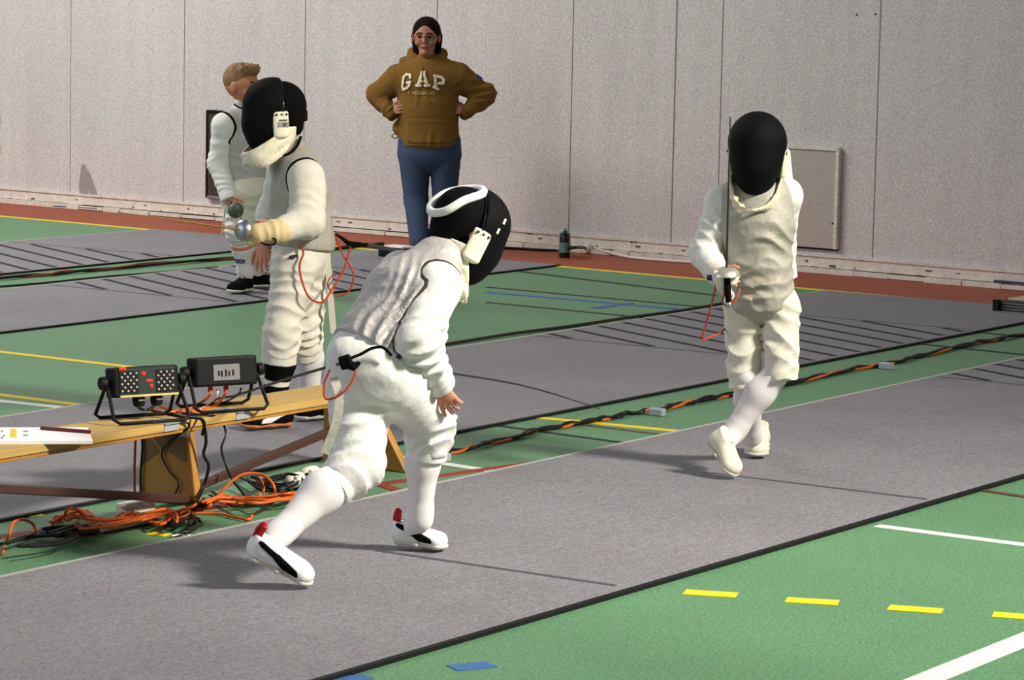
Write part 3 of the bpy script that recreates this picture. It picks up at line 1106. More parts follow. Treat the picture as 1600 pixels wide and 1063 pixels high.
def foil(label, guard, tip, grip_dir, blade_m=DSTEEL, guard_m=STEEL, grip_m=BLKC, r_guard=0.048, bend=0.0, grip_len=0.15, bend_dir=ZUP, group='fencing foils'):
    guard, tip = np.asarray(guard, float), np.asarray(tip, float)
    o = empty('foil', guard, label, 'foil', group)
    d = unit(tip - guard)
    mid = (guard + tip) / 2 + np.asarray(bend_dir) * bend
    pts = catmull([guard, mid, tip], 10)
    MB().tube(pts, np.linspace(0.0045, 0.0022, len(pts)), 6).build('blade', blade_m, o, smooth=True)
    MB().lathe([(0.003, 0.004), (0.006, 0.008)], tip - d * 0.006, d, 8).build('tip_button', STEEL, o)
    MB().lathe([(0.006, 0.014), (r_guard * 0.6, 0.011), (r_guard * 0.92, 0.0), (r_guard, -0.014), (r_guard * 0.96, -0.013), (r_guard * 0.85, -0.001), (0.004, 0.006)],
               guard, d, 24).build('bell_guard', guard_m, o, smooth=True)
    gd = unit(grip_dir)
    MB().tube([guard, guard + gd * grip_len * 0.5, guard + gd * grip_len], [0.011, 0.013, 0.010], 10, False, 4).build('grip', grip_m, o, smooth=True)
    MB().lathe([(0.008, 0), (0.012, 0.006), (0.011, 0.018), (0.005, 0.023)], guard + gd * grip_len, gd, 12).build('pommel', STEEL, o, smooth=True)
    return o


def yoke(J, k=0.72):
    b = J['chest'] * 0.35 + J['neck'] * 0.65
    return [Cone(b, b + (J['sh' + s] - b) * k + (J['neck'] - J['chest']) * 0.06, 0.062, 0.066, k=0.035) for s in 'RL']


# ================================================================== front fencer, bent forward with back to the camera
def PJ(Y0):
    return lambda x, y, dy=0.0: P(x, y, Y0 + dy)


p = PJ(9.12)
J = dict(right=unit([0.83, -0.55, 0]),
         pelvis=p(580, 578, 0.03), chest=p(640, 465, 0.16), neck=p(692, 402, 0.24), head=p(727, 358, 0.28),
         face=unit([0.80, 0.42, -0.46]), headup=unit([-0.02, 0.0, 1.0]),
         shR=p(682, 448, 0.10), elR=p(652, 535, -0.02), wrR=p(688, 602, 0.10),
         shL=p(628, 428, 0.36), elL=p(668, 515, 0.50), wrL=p(655, 562, 0.42),
         hipR=p(613, 596, 0.03), knR=p(672, 660, 0.26), anR=p(656, 812, 0.30),
         hipL=p(562, 600, 0.08), knL=p(560, 728, -0.06), anL=p(432, 838, -0.26),
         heelR=None, toeR=None, heelL=None, toeL=None)
gR = G(655, 862)
J['heelR'] = G(618, 844, 0.040)
J['toeR'] = G(698, 855, 0.026)
J['toeL'] = G(486, 910, 0.028)
J['heelL'] = P(388, 862, J['toeL'][1] - 0.04)
root = empty('person', G(575, 890), 'fencer in the foreground leaning far forward, back to the camera, white shoes with black stripes', 'person', 'masked fencers')
J['handR'] = hand_prims(J['wrR'], p(706, 640, 0.12) - J['wrR'], np.array([-0.3, -0.85, 0.35]), p(660, 640, 0.05) - J['wrR'], 0.92, curl=(0.25, 0.35, 0.4, 0.45), spread=0.12, tcurl=0.2)
J['handL'] = hand_prims(J['wrL'], [0.5, 0.6, -0.4], [0, -0.3, 0.9], [-0.5, 0.6, 0], 0.9, curl=(0.9, 0.9, 0.9, 0.9))
body_mesh(root, J, SKIN, 1.0, h=0.0042)
sock(root, J, 'R', SOCK, 0.049, 0.036, bands=((0.30, 0.315, mat('sock_rib', (206, 200, 198), 0.9), 'sock_rib'),), calf=1.03)
sock(root, J, 'L', SOCK, 0.056, 0.038, bands=((0.24, 0.255, MATS['sock_rib'], 'sock_rib'),), calf=1.05)
shoe(root, J, 'R', SHOEW, SOLEW, 1.0, stripe=BLKC, tab=RED, updir=ZUP)
shoe(root, J, 'L', SHOEW, SOLEW, 1.05, stripe=BLKC, tab=RED, updir=unit([0.45, -0.22, 0.88]))
breeches(root, J, WHITE, 1.02, r_hip=0.097, r_knee=0.073, cuff=0.062, below=0.085, amp=1.9, h=0.005,
         extra=[Ell(p(540, 555, 0.0), (0.05, 0.05, 0.05), k=0.05)])
sleeve(root, J, 'R', WHITE, 0.071, 0.066, 0.046, amp=1.8, h=0.005)
sleeve(root, J, 'L', WHITE, 0.066, 0.058, 0.044)
vest = [Cone(p(578, 545, 0.05), p(640, 462, 0.14), (0.128, 0.105), (0.140, 0.108), u=J['right'], k=0.03),
        Cone(p(640, 462, 0.14), p(684, 408, 0.21), (0.140, 0.105), (0.085, 0.075), u=J['right'], k=0.04),
        Cone(p(684, 408, 0.21), p(697, 392, 0.235), (0.062, 0.060), (0.056, 0.054), u=J['right'], k=0.02)]
ax1 = unit(p(640, 462, 0.14) - p(578, 545, 0.05))
vf = [(p(590, 490, -0.05), 0.16, unit(np.cross(ax1, [0, 1, 0]) + 0.15 * ax1), 0.040, 0.014), (p(620, 510, 0.0), 0.14, unit(np.cross(ax1, [0, 1, 0])), 0.034, 0.012),
            (p(650, 430, 0.05), 0.11, unit(np.cross(ax1, [0, 1, 0]) + 0.2 * ax1), 0.045, 0.006)]
vest += yoke(J)
soft('lame_vest', vest, LAME, root, 0.0055, folds=vf, cuts=[(p(573, 552, 0.05), -ax1)])
seam('armhole_piping', (vest, vf), SLEEVE['R'], mat('dark_piping', (58, 54, 52), 0.8), root, 0.0042, cuts=[(p(573, 552, 0.05), -ax1)])
soft('jacket_tail', [Cone(p(566, 562, 0.04), p(590, 535, 0.06), (0.118, 0.100), (0.120, 0.098), u=J['right'], k=0.02)], WHITE, root, 0.006,
     folds=[(p(550, 565, -0.05), 0.10, ax1, 0.035, 0.010)])
# stiff white rear lump of cloth under the vest hem at the back
mk_o, q = mask(root, p(729, 364, 0.28), J['face'], J['headup'], 1.0, flap_fwd=0.36, bib_len=0.078, bib_at=(-0.006, -0.07))
r_, f_, u_ = frame(J['face'], J['headup'])
trim = [q(0.0, -0.016, 0.138), q(0.055, -0.036, 0.116), q(0.070, -0.088, 0.070), q(0.056, -0.120, 0.020), q(0.0, -0.132, 0.004), q(-0.05, -0.122, 0.030), q(-0.062, -0.092, 0.082), q(-0.050, -0.040, 0.124)]
tube('tongue_trim', trim, 0.0135, SHOEW, mk_o, 8, 6, closed=True)
for k in (0, 1):
    MB().box(q(0.098, 0.050 - 0.006 * k, 0.070 - 0.035 * k), u_, f_, r_, 0.009, 0.004, 0.004, 0.001).build('rim_clip', WHCAB, mk_o)
# plug, belt strap and body cord at the hip
band('waist_strap', [p(522, 590, -0.12), p(530, 620, -0.14), p(525, 662, -0.14), p(507, 709, -0.13)], [1, 0, 0.2], 0.026, 0.003, CREAM, root)
soft('cord_plug', [Bx(p(540, 566, -0.13), (0.018, 0.012, 0.020), unit([0.9, 0, 0.3]), rd=0.006), Cone(p(553, 575, -0.13), p(560, 568, -0.13), 0.008, 0.007)], BLKC, root, 0.003)
tube('body_cord', [p(556, 570, -0.13), p(553, 590, -0.14), p(540, 610, -0.15), p(522, 622, -0.15), p(508, 622, -0.14), p(507, 600, -0.13), p(515, 578, -0.13)], 0.0035, CORDR, root, 6)
tube('dark_cord', [p(548, 560, -0.12), p(565, 553, -0.11), p(580, 545, -0.10), p(598, 543, -0.10), p(612, 556, -0.10)], 0.005, BLKC, root, 6)
MB().box(p(629, 549, -0.06), unit([0.55, 0, 0.83]), unit([0.83, 0, -0.55]), [0, -1, 0], 0.024, 0.007, 0.004, 0.001).build('vest_tab', NAVY, root)
foil('foil pointing low to the right from the far hand of the foreground fencer', p(664, 577, 0.52), G(935, 638, 0.012), p(640, 560, 0.45) - p(664, 577, 0.52), bend=0.02)

# ================================================================== fencer on the right, walking towards the camera
p = PJ(11.12)
J = dict(right=unit([-0.95, 0.31, 0]),
         pelvis=p(1188, 462, 0), chest=p(1181, 350, 0), neck=p(1183, 300, 0), head=p(1184, 238, -0.01),
         face=unit([-0.12, -1, -0.16]), headup=unit([0.02, 0, 1]),
         shR=p(1128, 316, 0.03), elR=p(1101, 396, 0.02), wrR=p(1124, 432, -0.15),
         shL=p(1226, 306, 0.04), elL=p(1218, 385, 0.16), wrL=p(1228, 434, 0.17),
         hipR=p(1161, 480, 0.02), knR=p(1166, 588, 0.0), anR=p(1174, 682, 0.26),
         hipL=p(1220, 480, -0.01), knL=p(1222, 572, -0.05), anL=p(1146, 676, -0.02))
J['toeR'] = G(1181, 712, 0.027)
J['heelR'] = G(1184, 700, 0.03)
J['heelR'] = J['toeR'] + np.array([0.03, 0.20, 0.02])
J['toeL'] = G(1147, 744, 0.026)
J['heelL'] = P(1113, 688, J['toeL'][1] + 0.10)
root = empty('person', G(1170, 730), 'fencer on the right walking to the camera with an upright foil, legs crossing mid-stride', 'person', 'masked fencers')
J['handR'] = hand_prims(J['wrR'], p(1136, 436, -0.24) - J['wrR'], [-0.6, -0.5, 0.3], [0.1, -0.2, 1], 0.9, curl=(0.8, 0.8, 0.8, 0.8))
J['handL'] = hand_prims(J['wrL'], p(1240, 480, 0.13) - J['wrL'], [1, -0.2, 0], [0, -1, 0], 0.9, curl=(0.25, 0.3, 0.35, 0.4))
body_mesh(root, J, SKIN, 0.78, h=0.005)
sock(root, J, 'R', SOCK, 0.050, 0.036, name='sock', top=0.0)
sock(root, J, 'L', SOCK, 0.048, 0.038, name='sock', top=0.16, calf=1.08)
shoe(root, J, 'R', SHOEC, SOLEW, 1.0, laces=CREAM, collar=0.075, updir=ZUP)
shoe(root, J, 'L', SHOEC, SOLEW, 0.95, laces=WHCAB, collar=0.065, updir=unit([0.62, -0.45, 0.62]))
breeches(root, J, CREAM, 1.0, r_hip=0.070, cuff=0.059, amp=1.5, kk=0.006, h=0.005, hems={'R': p(1164, 606, 0.02), 'L': p(1221, 592, -0.05)})
sleeve(root, J, 'R', WHITE, 0.056, 0.053, 0.040, amp=1.3)
sleeve(root, J, 'L', WHITE, 0.060, 0.055, 0.042)
vest = [Cone(p(1188, 462, 0), p(1181, 350, 0), (0.122, 0.106), (0.128, 0.100), u=J['right'], k=0.03),
        Cone(p(1181, 350, 0), p(1183, 312, 0), (0.132, 0.095), (0.105, 0.080), u=J['right'], k=0.04),
        Cone(p(1183, 312, 0), p(1183, 292, 0), (0.062, 0.060), (0.056, 0.056), u=J['right'], k=0.02),
        Cone(p(1190, 458, -0.075), p(1202, 474, -0.085), (0.08, 0.035), (0.030, 0.022), u=J['right'], k=0.04)]
soft('lame_vest', vest + yoke(J), LAMEC, root, 0.0055,
     folds=[(p(1190, 390, -0.1), 0.14, unit([0.3, 0, 1]), 0.062, 0.009), (p(1195, 440, -0.1), 0.12, unit([-0.35, 0, 1]), 0.050, 0.012),
            (p(1160, 450, -0.1), 0.08, unit([0.5, 0, 1]), 0.04, 0.009)])
mask(root, p(1183, 238, -0.02), J['face'], J['headup'], 1.0, bib_len=0.095, bibm=mat('bib_cream', (216, 206, 176), 0.85, bump=0.3, bpscale=30), flap_fwd=0.52, bib_at=(0.02, -0.075))
soft('mask_back_flap', [Cone(p(1226, 240, 0.08), p(1226, 282, 0.09), (0.02, 0.03), (0.03, 0.03), k=0.01)], BIB, root, 0.005)
soft('glove', [Cone(p(1116, 424, -0.11), p(1130, 433, -0.20), 0.040, 0.036, k=0.02), Ell(p(1137, 434, -0.24), (0.040, 0.035, 0.036), k=0.02),
               Cone(p(1128, 448, -0.24), p(1140, 462, -0.22), 0.020, 0.018, k=0.02)], CREAM, root, 0.005, folds=[(p(1130, 440, -0.25), 0.05, [0, 0.2, 1], 0.02, 0.005)])
MB().box(p(1110, 434, -0.19), unit([1, 0.2, -0.1]), unit([0, 1, 0]), ZUP, 0.014, 0.004, 0.010, 0.001).build('glove_tab', NAVY, root)
tube('body_cord', [p(1120, 440, -0.2), p(1112, 475, -0.16), p(1104, 505, -0.12), p(1097, 530, -0.10), p(1112, 526, -0.06), p(1126, 520, -0.02), p(1135, 512, 0.02)], 0.0035, CORDR, root, 6)
tube('glove_cord', [p(1132, 456, -0.26), p(1129, 472, -0.26), p(1136, 477, -0.27), p(1150, 468, -0.27), p(1156, 452, -0.25)], 0.0035, CORDR, root, 6)
foil('foil held upright by the fencer on the right', p(1135, 424, -0.28), p(1141, 184, -0.34), p(1138, 468, -0.27) - p(1135, 424, -0.28), guard_m=mat('pale_steel', (206, 200, 186), 0.35, metal=0.7), grip_len=0.11)

# ================================================================== fencer at the left, side on behind the bench
p = PJ(12.1)
J = dict(right=unit([-0.35, 0.94, 0]),
         pelvis=p(470, 392, 0), chest=p(466, 290, 0), neck=p(456, 235, 0), head=p(432, 182, 0),
         face=unit([-0.93, -0.35, -0.05]), headup=unit([-0.10, 0, 1]),
         shL=p(478, 278, -0.13), elL=p(478, 345, -0.19), wrL=p(434, 362, -0.28),
         shR=p(443, 268, 0.13), elR=p(424, 335, 0.15), wrR=p(414, 378, 0.10),
         hipL=p(460, 415, -0.07), knL=p(440, 520, -0.12), anL=p(428, 630, -0.10),
         hipR=p(482, 415, 0.06), knR=p(474, 515, 0.06), anR=p(485, 622, 0.14))
J['toeL'] = G(379, 667, 0.026)
J['heelL'] = G(452, 661, 0.026)
J['toeR'] = G(462, 653, 0.026)
J['heelR'] = G(514, 649, 0.026)
root = empty('person', G(450, 662), 'masked fencer behind the bench seen from the side, facing left, black banded sock', 'person', 'masked fencers')
J['handL'] = hand_prims(J['wrL'], p(396, 366, -0.30) - J['wrL'], [0, -1, 0.3], ZUP, 0.9, curl=(0.8, 0.8, 0.8, 0.8))
J['handR'] = hand_prims(J['wrR'], p(410, 414, 0.06) - J['wrR'], [-0.3, -0.9, 0], [-0.9, 0.3, 0], 0.95, curl=(0.25, 0.3, 0.35, 0.4))
body_mesh(root, J, SKIN, 1.0, h=0.005)
sock(root, J, 'L', CREAM, 0.054, 0.044, name='sock', bands=((0.42, 0.665, BLKC, 'black_band'), (0.735, 1.0, BLKC, 'black_band')))
sock(root, J, 'R', SOCK, 0.056, 0.040, name='sock')
shoe(root, J, 'L', BLKC, GUM, 1.0, stripe=SHOEW, updir=ZUP, lbl='black shoe with white side stripe and gum sole')
o = shoe(root, J, 'R', BLKC, SOLEW, 1.0, updir=ZUP, lbl='black and red shoe with a white sole')
soft('heel_panel', [Ell(J['heelR'] + ZUP * 0.04, (0.045, 0.05, 0.035), k=0.004)], RED, o, 0.004)
breeches(root, J, CREAM, 0.96, r_hip=0.084, r_knee=0.069, cuff=0.066, below=0.090, amp=1.8, h=0.005)
sleeve(root, J, 'L', CREAM, 0.066, 0.064, 0.046, amp=1.1, extra=[Cone(p(488, 300, -0.14), p(486, 352, -0.16), 0.05, 0.05, k=0.03)])
sleeve(root, J, 'R', WHITE, 0.060, 0.056, 0.044)
vest = [Cone(p(470, 378, 0), p(468, 300, 0), (0.140, 0.135), (0.130, 0.108), u=J['right'], k=0.03),
        Cone(p(468, 300, 0), p(462, 255, 0), (0.132, 0.100), (0.098, 0.078), u=J['right'], k=0.04),
        Cone(p(462, 255, 0), p(455, 232, 0), (0.060, 0.060), (0.056, 0.056), u=J['right'], k=0.02)]
vest += yoke(J)
vf = [(p(505, 320, -0.05), 0.12, unit([1, 0, 0.3]), 0.05, 0.008), (p(440, 330, -0.1), 0.10, unit([1, 0, -0.2]), 0.055, 0.006)]
soft('lame_vest', vest, LAMEC, root, 0.0055, cuts=[(p(470, 384, 0), unit([-0.12, 0, -1]))], folds=vf)
seam('armhole_piping', (vest, vf), SLEEVE['L'], BLKC, root, 0.006, cuts=[(p(470, 300, 0), -ZUP)])
# dark piping round the collar
tube('collar_piping', [p(441, 244, -0.07), p(452, 240, -0.09), p(464, 228, -0.08), p(470, 214, -0.04)], 0.006, BLKC, root, 6)
mk_o, q = mask(root, p(429, 180, -0.01), J['face'], J['headup'], 1.0, bib_len=0.085, flap_fwd=0.62)
r_, f_, u_ = frame(J['face'], J['headup'])
MB().box(q(-0.106, -0.004, -0.035), f_, r_, u_, 0.022, 0.0015, 0.010, 0.001).build('print_mark', mat('bib_grey_print', (150, 146, 134), 0.7), mk_o)
MB().box(q(-0.108, -0.004, -0.018), f_, r_, u_, 0.016, 0.0015, 0.002).build('print_line', BIBG, mk_o)
# small round letter-like mark on the bib
tube('print_ring', [q(-0.109, -0.006 + 0.005 * math.cos(a), -0.035 + 0.005 * math.sin(a)) for a in np.linspace(0.8, 6.0, 8)], 0.0018, BIBG, mk_o, 5, 2)
# strands of brown hair and a strap at the nape
soft('hair', [Cone(p(462, 150, 0.0), p(473, 176, 0.0), 0.020, 0.018, k=0.02), Cone(p(473, 176, 0.0), p(477, 186, 0.0), 0.016, 0.010, k=0.01)], HAIRD, root, 0.004)
soft('glove', [Cone(p(438, 361, -0.275), p(428, 362, -0.29), 0.048, 0.045, k=0.02), Cone(p(428, 362, -0.29), p(404, 366, -0.31), 0.040, 0.036, k=0.02),
               Cone(p(404, 360, -0.31), p(388, 366, -0.31), 0.026, 0.022, k=0.015), Cone(p(404, 374, -0.31), p(392, 378, -0.31), 0.022, 0.018, k=0.012)], TANG, root, 0.005,
     folds=[(p(425, 362, -0.32), 0.06, [1, 0, 0.2], 0.03, 0.006)])
tube('glove_cord', [p(405, 376, -0.33), p(414, 382, -0.33), p(428, 382, -0.33), p(430, 374, -0.33), p(420, 370, -0.33)], 0.004, BLKC, root, 6)
tube('body_cord', [p(470, 386, -0.15), p(474, 396, -0.17), p(468, 415, -0.18), p(472, 440, -0.18), p(484, 466, -0.18), p(504, 472, -0.12), p(520, 450, -0.06), p(536, 425, -0.02), p(545, 395, 0), p(548, 384, 0)], 0.0042, CORDR, root, 6)
tube('body_cord', [p(525, 370, 0), p(534, 395, 0), p(552, 428, 0), p(545, 455, 0), p(525, 462, 0), p(512, 445, 0), p(520, 430, 0), p(536, 428, 0)], 0.0036, CORDR, root, 6)
tube('cord_plug', [p(524, 366, 0), p(534, 372, 0), p(545, 380, 0), p(560, 382, 0), p(572, 383, 0)], [0.004, 0.006, 0.010, 0.010, 0.006], BLKC, root, 8)
sb = MB()
for k in range(8):
    a, b = p(510 + 1.4 * k, 385 + 17 * k, 0), p(510 + 1.4 * (k + 1), 385 + 17 * (k + 1), 0)
    sb.hexa([a + [-0.012, -0.002, 0], a + [0.012, -0.002, 0], a + [0.012, 0.002, 0], a + [-0.012, 0.002, 0], b + [-0.012, -0.002, 0], b + [0.012, -0.002, 0], b + [0.012, 0.002, 0], b + [-0.012, 0.002, 0]])
sb.build('waist_strap', CREAM, root)
MB().box(p(458, 401, -0.165), unit([1, -0.2, 0.25]), [0, 1, 0], ZUP, 0.018, 0.003, 0.006, 0.001).build('pocket_mark', BIBG, root)
foil('foil with a shiny guard in the tan glove of the left masked fencer', p(376, 359, -0.33), p(186, 332, -0.70), p(420, 368, -0.30) - p(377, 359, -0.33), blade_m=mat('brassy_blade', (150, 116, 62), 0.4, metal=0.7), grip_len=0.13, r_guard=0.042)

# ================================================================== bare-headed boy
p = PJ(17.1)
J = dict(right=unit([-0.88, -0.47, 0]),
         pelvis=p(385, 296, 0), chest=p(380, 218, 0), neck=p(379, 170, 0), head=p(379, 136, 0),
         face=unit([0.86, -0.50, -0.02]), headup=unit([0.03, 0, 1]),
         shR=p(350, 196, -0.08), elR=p(341, 256, -0.06), wrR=p(358, 312, -0.14),
         shL=p(412, 198, 0.08), elL=p(424, 255, 0.08), wrL=p(418, 305, 0.02),
         hipR=p(372, 306, -0.04), knR=p(374, 360, -0.06), anR=p(370, 430, -0.02),
         hipL=p(398, 306, 0.04), knL=p(400, 358, 0.04), anL=p(392, 424, 0.06))
J['toeR'] = G(362, 456, 0.026)
J['heelR'] = J['toeR'] + np.array([0.075, 0.19, 0.0])
J['heelL'] = G(388, 446, 0.026)
J['toeL'] = G(424, 446, 0.026)
J['toeL'] = J['heelL'] + unit(J['toeL'] - J['heelL']) * 0.215
J['anR'] = J['heelR'] + np.array([-0.015, -0.03, 0.085])
J['anL'] = J['heelL'] + unit(J['toeL'] - J['heelL']) * 0.045 + ZUP * 0.085
root = empty('person', G(385, 452), 'bare-headed boy with short sandy hair in fencing whites, standing by the wall', 'person')
J['handR'] = hand_prims(J['wrR'], p(368, 328, -0.20) - J['wrR'], [-0.7, -0.5, 0.3], [0.3, -0.5, 0.6], 0.9, curl=(0.9, 0.9, 0.9, 0.9))
J['handL'] = hand_prims(J['wrL'], [0, -0.3, -1], [1, 0, 0], [0, -1, 0], 0.9)
body_mesh(root, J, SKIND, 1.0, h=0.005, head_s=1.05)
r_, f_, u_ = frame(J['face'], J['headup'])
q = lambda x, y, z: J['head'] + (r_ * x + f_ * y + u_ * z) * 1.05
hr = [Ell(q(0, -0.020, 0.040), (0.082, 0.098, 0.086), r_, f_, k=0.01),
      Ell(q(0, 0.005, 0.088), (0.072, 0.090, 0.040), r_, f_, k=0.02), Cone(q(-0.045, 0.052, 0.094), q(0.045, 0.052, 0.094), 0.018, 0.018, k=0.02)]
rh = random.Random(5)
for i in range(34):
    a = q(rh.uniform(-0.062, 0.062), rh.uniform(-0.07, 0.055), rh.uniform(0.095, 0.108))
    hr.append(Cone(a, a + (u_ * rh.uniform(0.006, 0.018) + f_ * rh.uniform(0.0, 0.022) + r_ * rh.uniform(-0.016, 0.016)), 0.012, 0.005, k=0.006))
hr += [Ell(q(0, 0.098, -0.012), (0.10, 0.070, 0.080), r_, f_, k=0.012, op='s'), Ell(q(0, 0.02, -0.125), (0.12, 0.14, 0.085), r_, f_, k=0.02, op='s'),
       Ell(q(0.085, 0.0, -0.01), (0.022, 0.026, 0.038), r_, f_, k=0.01, op='s'), Ell(q(-0.085, 0.0, -0.01), (0.022, 0.026, 0.038), r_, f_, k=0.01, op='s')]
soft('hair', hr, HAIRS, root, 0.004)
for sg in (-1, 1):
    MB().lathe([(0.001, -0.005), (0.008, -0.003), (0.010, 0.0), (0.008, 0.003), (0.001, 0.005)], q(sg * 0.030, 0.077, 0.002), f_, 12).build('eye', EYED, root, smooth=True)
    tube('eyebrow', [q(sg * 0.015, 0.083, 0.026), q(sg * 0.030, 0.082, 0.030), q(sg * 0.046, 0.073, 0.024)], 0.004, HAIRD, root, 6)
soft('mouth', [Ell(q(0, 0.086, -0.052), (0.020, 0.004, 0.005), r_, f_)], LIP, root, 0.003)
o, spr = sock(root, J, 'R', SOCK, 0.056, 0.042, name='sock', bands=((0.31, 0.385, mat('orange_stripe', (196, 128, 84), 0.9), 'orange_stripe'),))
# dark lettering across the sock
kn, an = J['knR'], J['anR']
ds = unit(an - kn)
for k, ch in enumerate('BOXER'):
    cc = kn + (an - kn) * 0.70 + np.array([0.86, -0.5, 0]) * (k - 2) * 0.0165 + np.array([-0.5, -0.86, 0]) * 0.05
    sd = np.array([0.95, -0.30, 0])
    w, hgt = 0.006, 0.010
    segs = {'B': [(-1, 1, -1, -1), (-1, 1, 1, .6), (1, .6, -1, 0), (-1, 0, 1, -.5), (1, -.5, -1, -1)], 'O': [(-1, 1, 1, 1), (1, 1, 1, -1), (1, -1, -1, -1), (-1, -1, -1, 1)],
            'X': [(-1, 1, 1, -1), (1, 1, -1, -1)], 'E': [(-1, 1, -1, -1), (-1, 1, 1, 1), (-1, 0, .7, 0), (-1, -1, 1, -1)], 'R': [(-1, 1, -1, -1), (-1, 1, 1, .6), (1, .6, -1, 0), (-1, 0, 1, -1)]}[ch]
    pr = [Cone(cc + sd * a * w + ZUP * b * hgt + [0, -0.0, 0], cc + sd * c * w + ZUP * d * hgt, (0.0025, 0.03), (0.0025, 0.03), u=unit(np.cross(sd * (c - a) * w + ZUP * (d - b) * hgt, [0.3, 0.95, 0])), k=0.001) for a, b, c, d in segs]
    soft('sock_lettering', pr, NAVY, o, 0.002, within=(spr, 0.0025))
sock(root, J, 'L', SOCK, 0.056, 0.042, name='sock')
shoe(root, J, 'R', BLKC, SOLEW, 1.05, laces=BLKC, updir=ZUP, collar=0.06)
o = shoe(root, J, 'L', BLKC, SOLEW, 1.05, laces=BLKC, updir=ZUP, collar=0.06)
for s in 'RL':
    d = unit(J['toe' + s] - J['heel' + s])
    MB().box(J['heel' + s] + d * 0.07 + ZUP * 0.082, d, np.cross(d, ZUP), ZUP, 0.010, 0.012, 0.008, 0.003).build('tongue_tab', mat('lime_tab', (214, 226, 60), 0.6), root)
breeches(root, J, CREAM, 1.0, r_hip=0.090, r_knee=0.074, cuff=0.066, below=0.03, amp=1.2)
sleeve(root, J, 'R', WHITE, 0.064, 0.056, 0.046, amp=0.8)
sleeve(root, J, 'L', WHITE, 0.062, 0.056, 0.044)
vest = [Cone(p(384, 282, 0), p(380, 218, 0), (0.120, 0.100), (0.128, 0.098), u=J['right'], k=0.03),
        Cone(p(380, 214, 0), p(379, 184, 0), (0.132, 0.094), (0.088, 0.072), u=J['right'], k=0.04),
        Cone(p(379, 188, 0), p(379, 165, 0), (0.060, 0.060), (0.056, 0.056), u=J['right'], k=0.02)]
vest += yoke(J)
vf = [(p(385, 270, -0.1), 0.10, unit([0.4, 0, 1]), 0.045, 0.008)]
soft('lame_vest', vest, LAME, root, 0.0055, folds=vf, cuts=[(p(384, 296, 0), -ZUP)])
seam('armhole_piping', (vest, vf), SLEEVE['R'], BLKC, root, 0.005, cuts=[(p(380, 225, 0), -ZUP)])
tube('collar_piping', [p(366, 163, -0.04), p(374, 168, -0.06), p(386, 171, -0.06), p(396, 168, -0.03)], 0.005, BLKC, root, 6)
tube('jacket_cord', [p(352, 322, -0.2), p(350, 340, -0.2), p(347, 365, -0.2)], 0.004, CREAM, root, 6)
foil('dull grey-green foil held low by the bare-headed boy', p(369, 330, -0.24), p(398, 372, -0.72), p(360, 316, -0.16) - p(369, 330, -0.24), guard_m=GSTEEL, grip_len=0.08, r_guard=0.044)

# ================================================================== woman at the wall
p = PJ(19.75)
J = dict(right=unit([-1, 0.06, 0]),
         pelvis=p(671, 228, 0), chest=p(668, 135, 0), neck=p(667, 92, 0), head=p(666, 58, -0.02),
         face=unit([-0.10, -1, -0.04]), headup=ZUP,
         shR=p(622, 124, 0.02), elR=p(590, 147, 0.06), wrR=p(610, 176, -0.03),
         shL=p(716, 123, 0.02), elL=p(758, 147, 0.06), wrL=p(729, 175, -0.03),
         hipR=p(648, 244, 0), knR=p(650, 312, -0.03), anR=p(655, 380, 0.02),
         hipL=p(695, 244, 0), knL=p(695, 312, -0.03), anL=p(690, 380, 0.02))
for s, x in (('R', 653), ('L', 692)):
    J['toe' + s] = G(x, 401, 0.026)
    J['heel' + s] = J['toe' + s] + np.array([0.0, 0.22, 0.0])
    J['an' + s] = J['heel' + s] + np.array([0, -0.05, 0.08])
root = empty('person', G(670, 399), 'woman in a mustard hoodie and blue jeans, hands on hips by the wall', 'person')
J['handR'] = hand_prims(J['wrR'], p(630, 165, -0.10) - J['wrR'], [-0.3, -0.8, 0.3], [0, 0.3, 1], 0.95, curl=(0.25, 0.25, 0.3, 0.3), spread=0.14)
J['handL'] = hand_prims(J['wrL'], p(700, 165, -0.10) - J['wrL'], [0.3, -0.8, 0.3], [0, 0.3, 1], 0.95, curl=(0.25, 0.25, 0.3, 0.3), spread=0.14)
body_mesh(root, J, mat('skin_warm', (176, 118, 92), 0.55, grain=0.03), 1.15, h=0.005, head_s=1.06)
r_, f_, u_ = frame(J['face'], J['headup'])
q = lambda x, y, z: J['head'] + (r_ * x + f_ * y + u_ * z) * 1.06
soft('hair', [Ell(q(0, -0.018, 0.030), (0.090, 0.104, 0.098), r_, f_, k=0.01), Cone(q(0, -0.07, -0.01), q(0, -0.075, -0.09), 0.05, 0.03, k=0.03), Cone(q(-0.070, -0.03, 0.0), q(-0.066, -0.035, -0.11), 0.026, 0.018, k=0.02), Cone(q(0.070, -0.03, 0.0), q(0.066, -0.035, -0.10), 0.026, 0.016, k=0.02),
              Ell(q(0, 0.105, -0.012), (0.066, 0.087, 0.094), r_, f_, k=0.010, op='s'), Ell(q(0, 0.10, -0.105), (0.10, 0.10, 0.062), r_, f_, k=0.02, op='s')], HAIRD, root, 0.004)
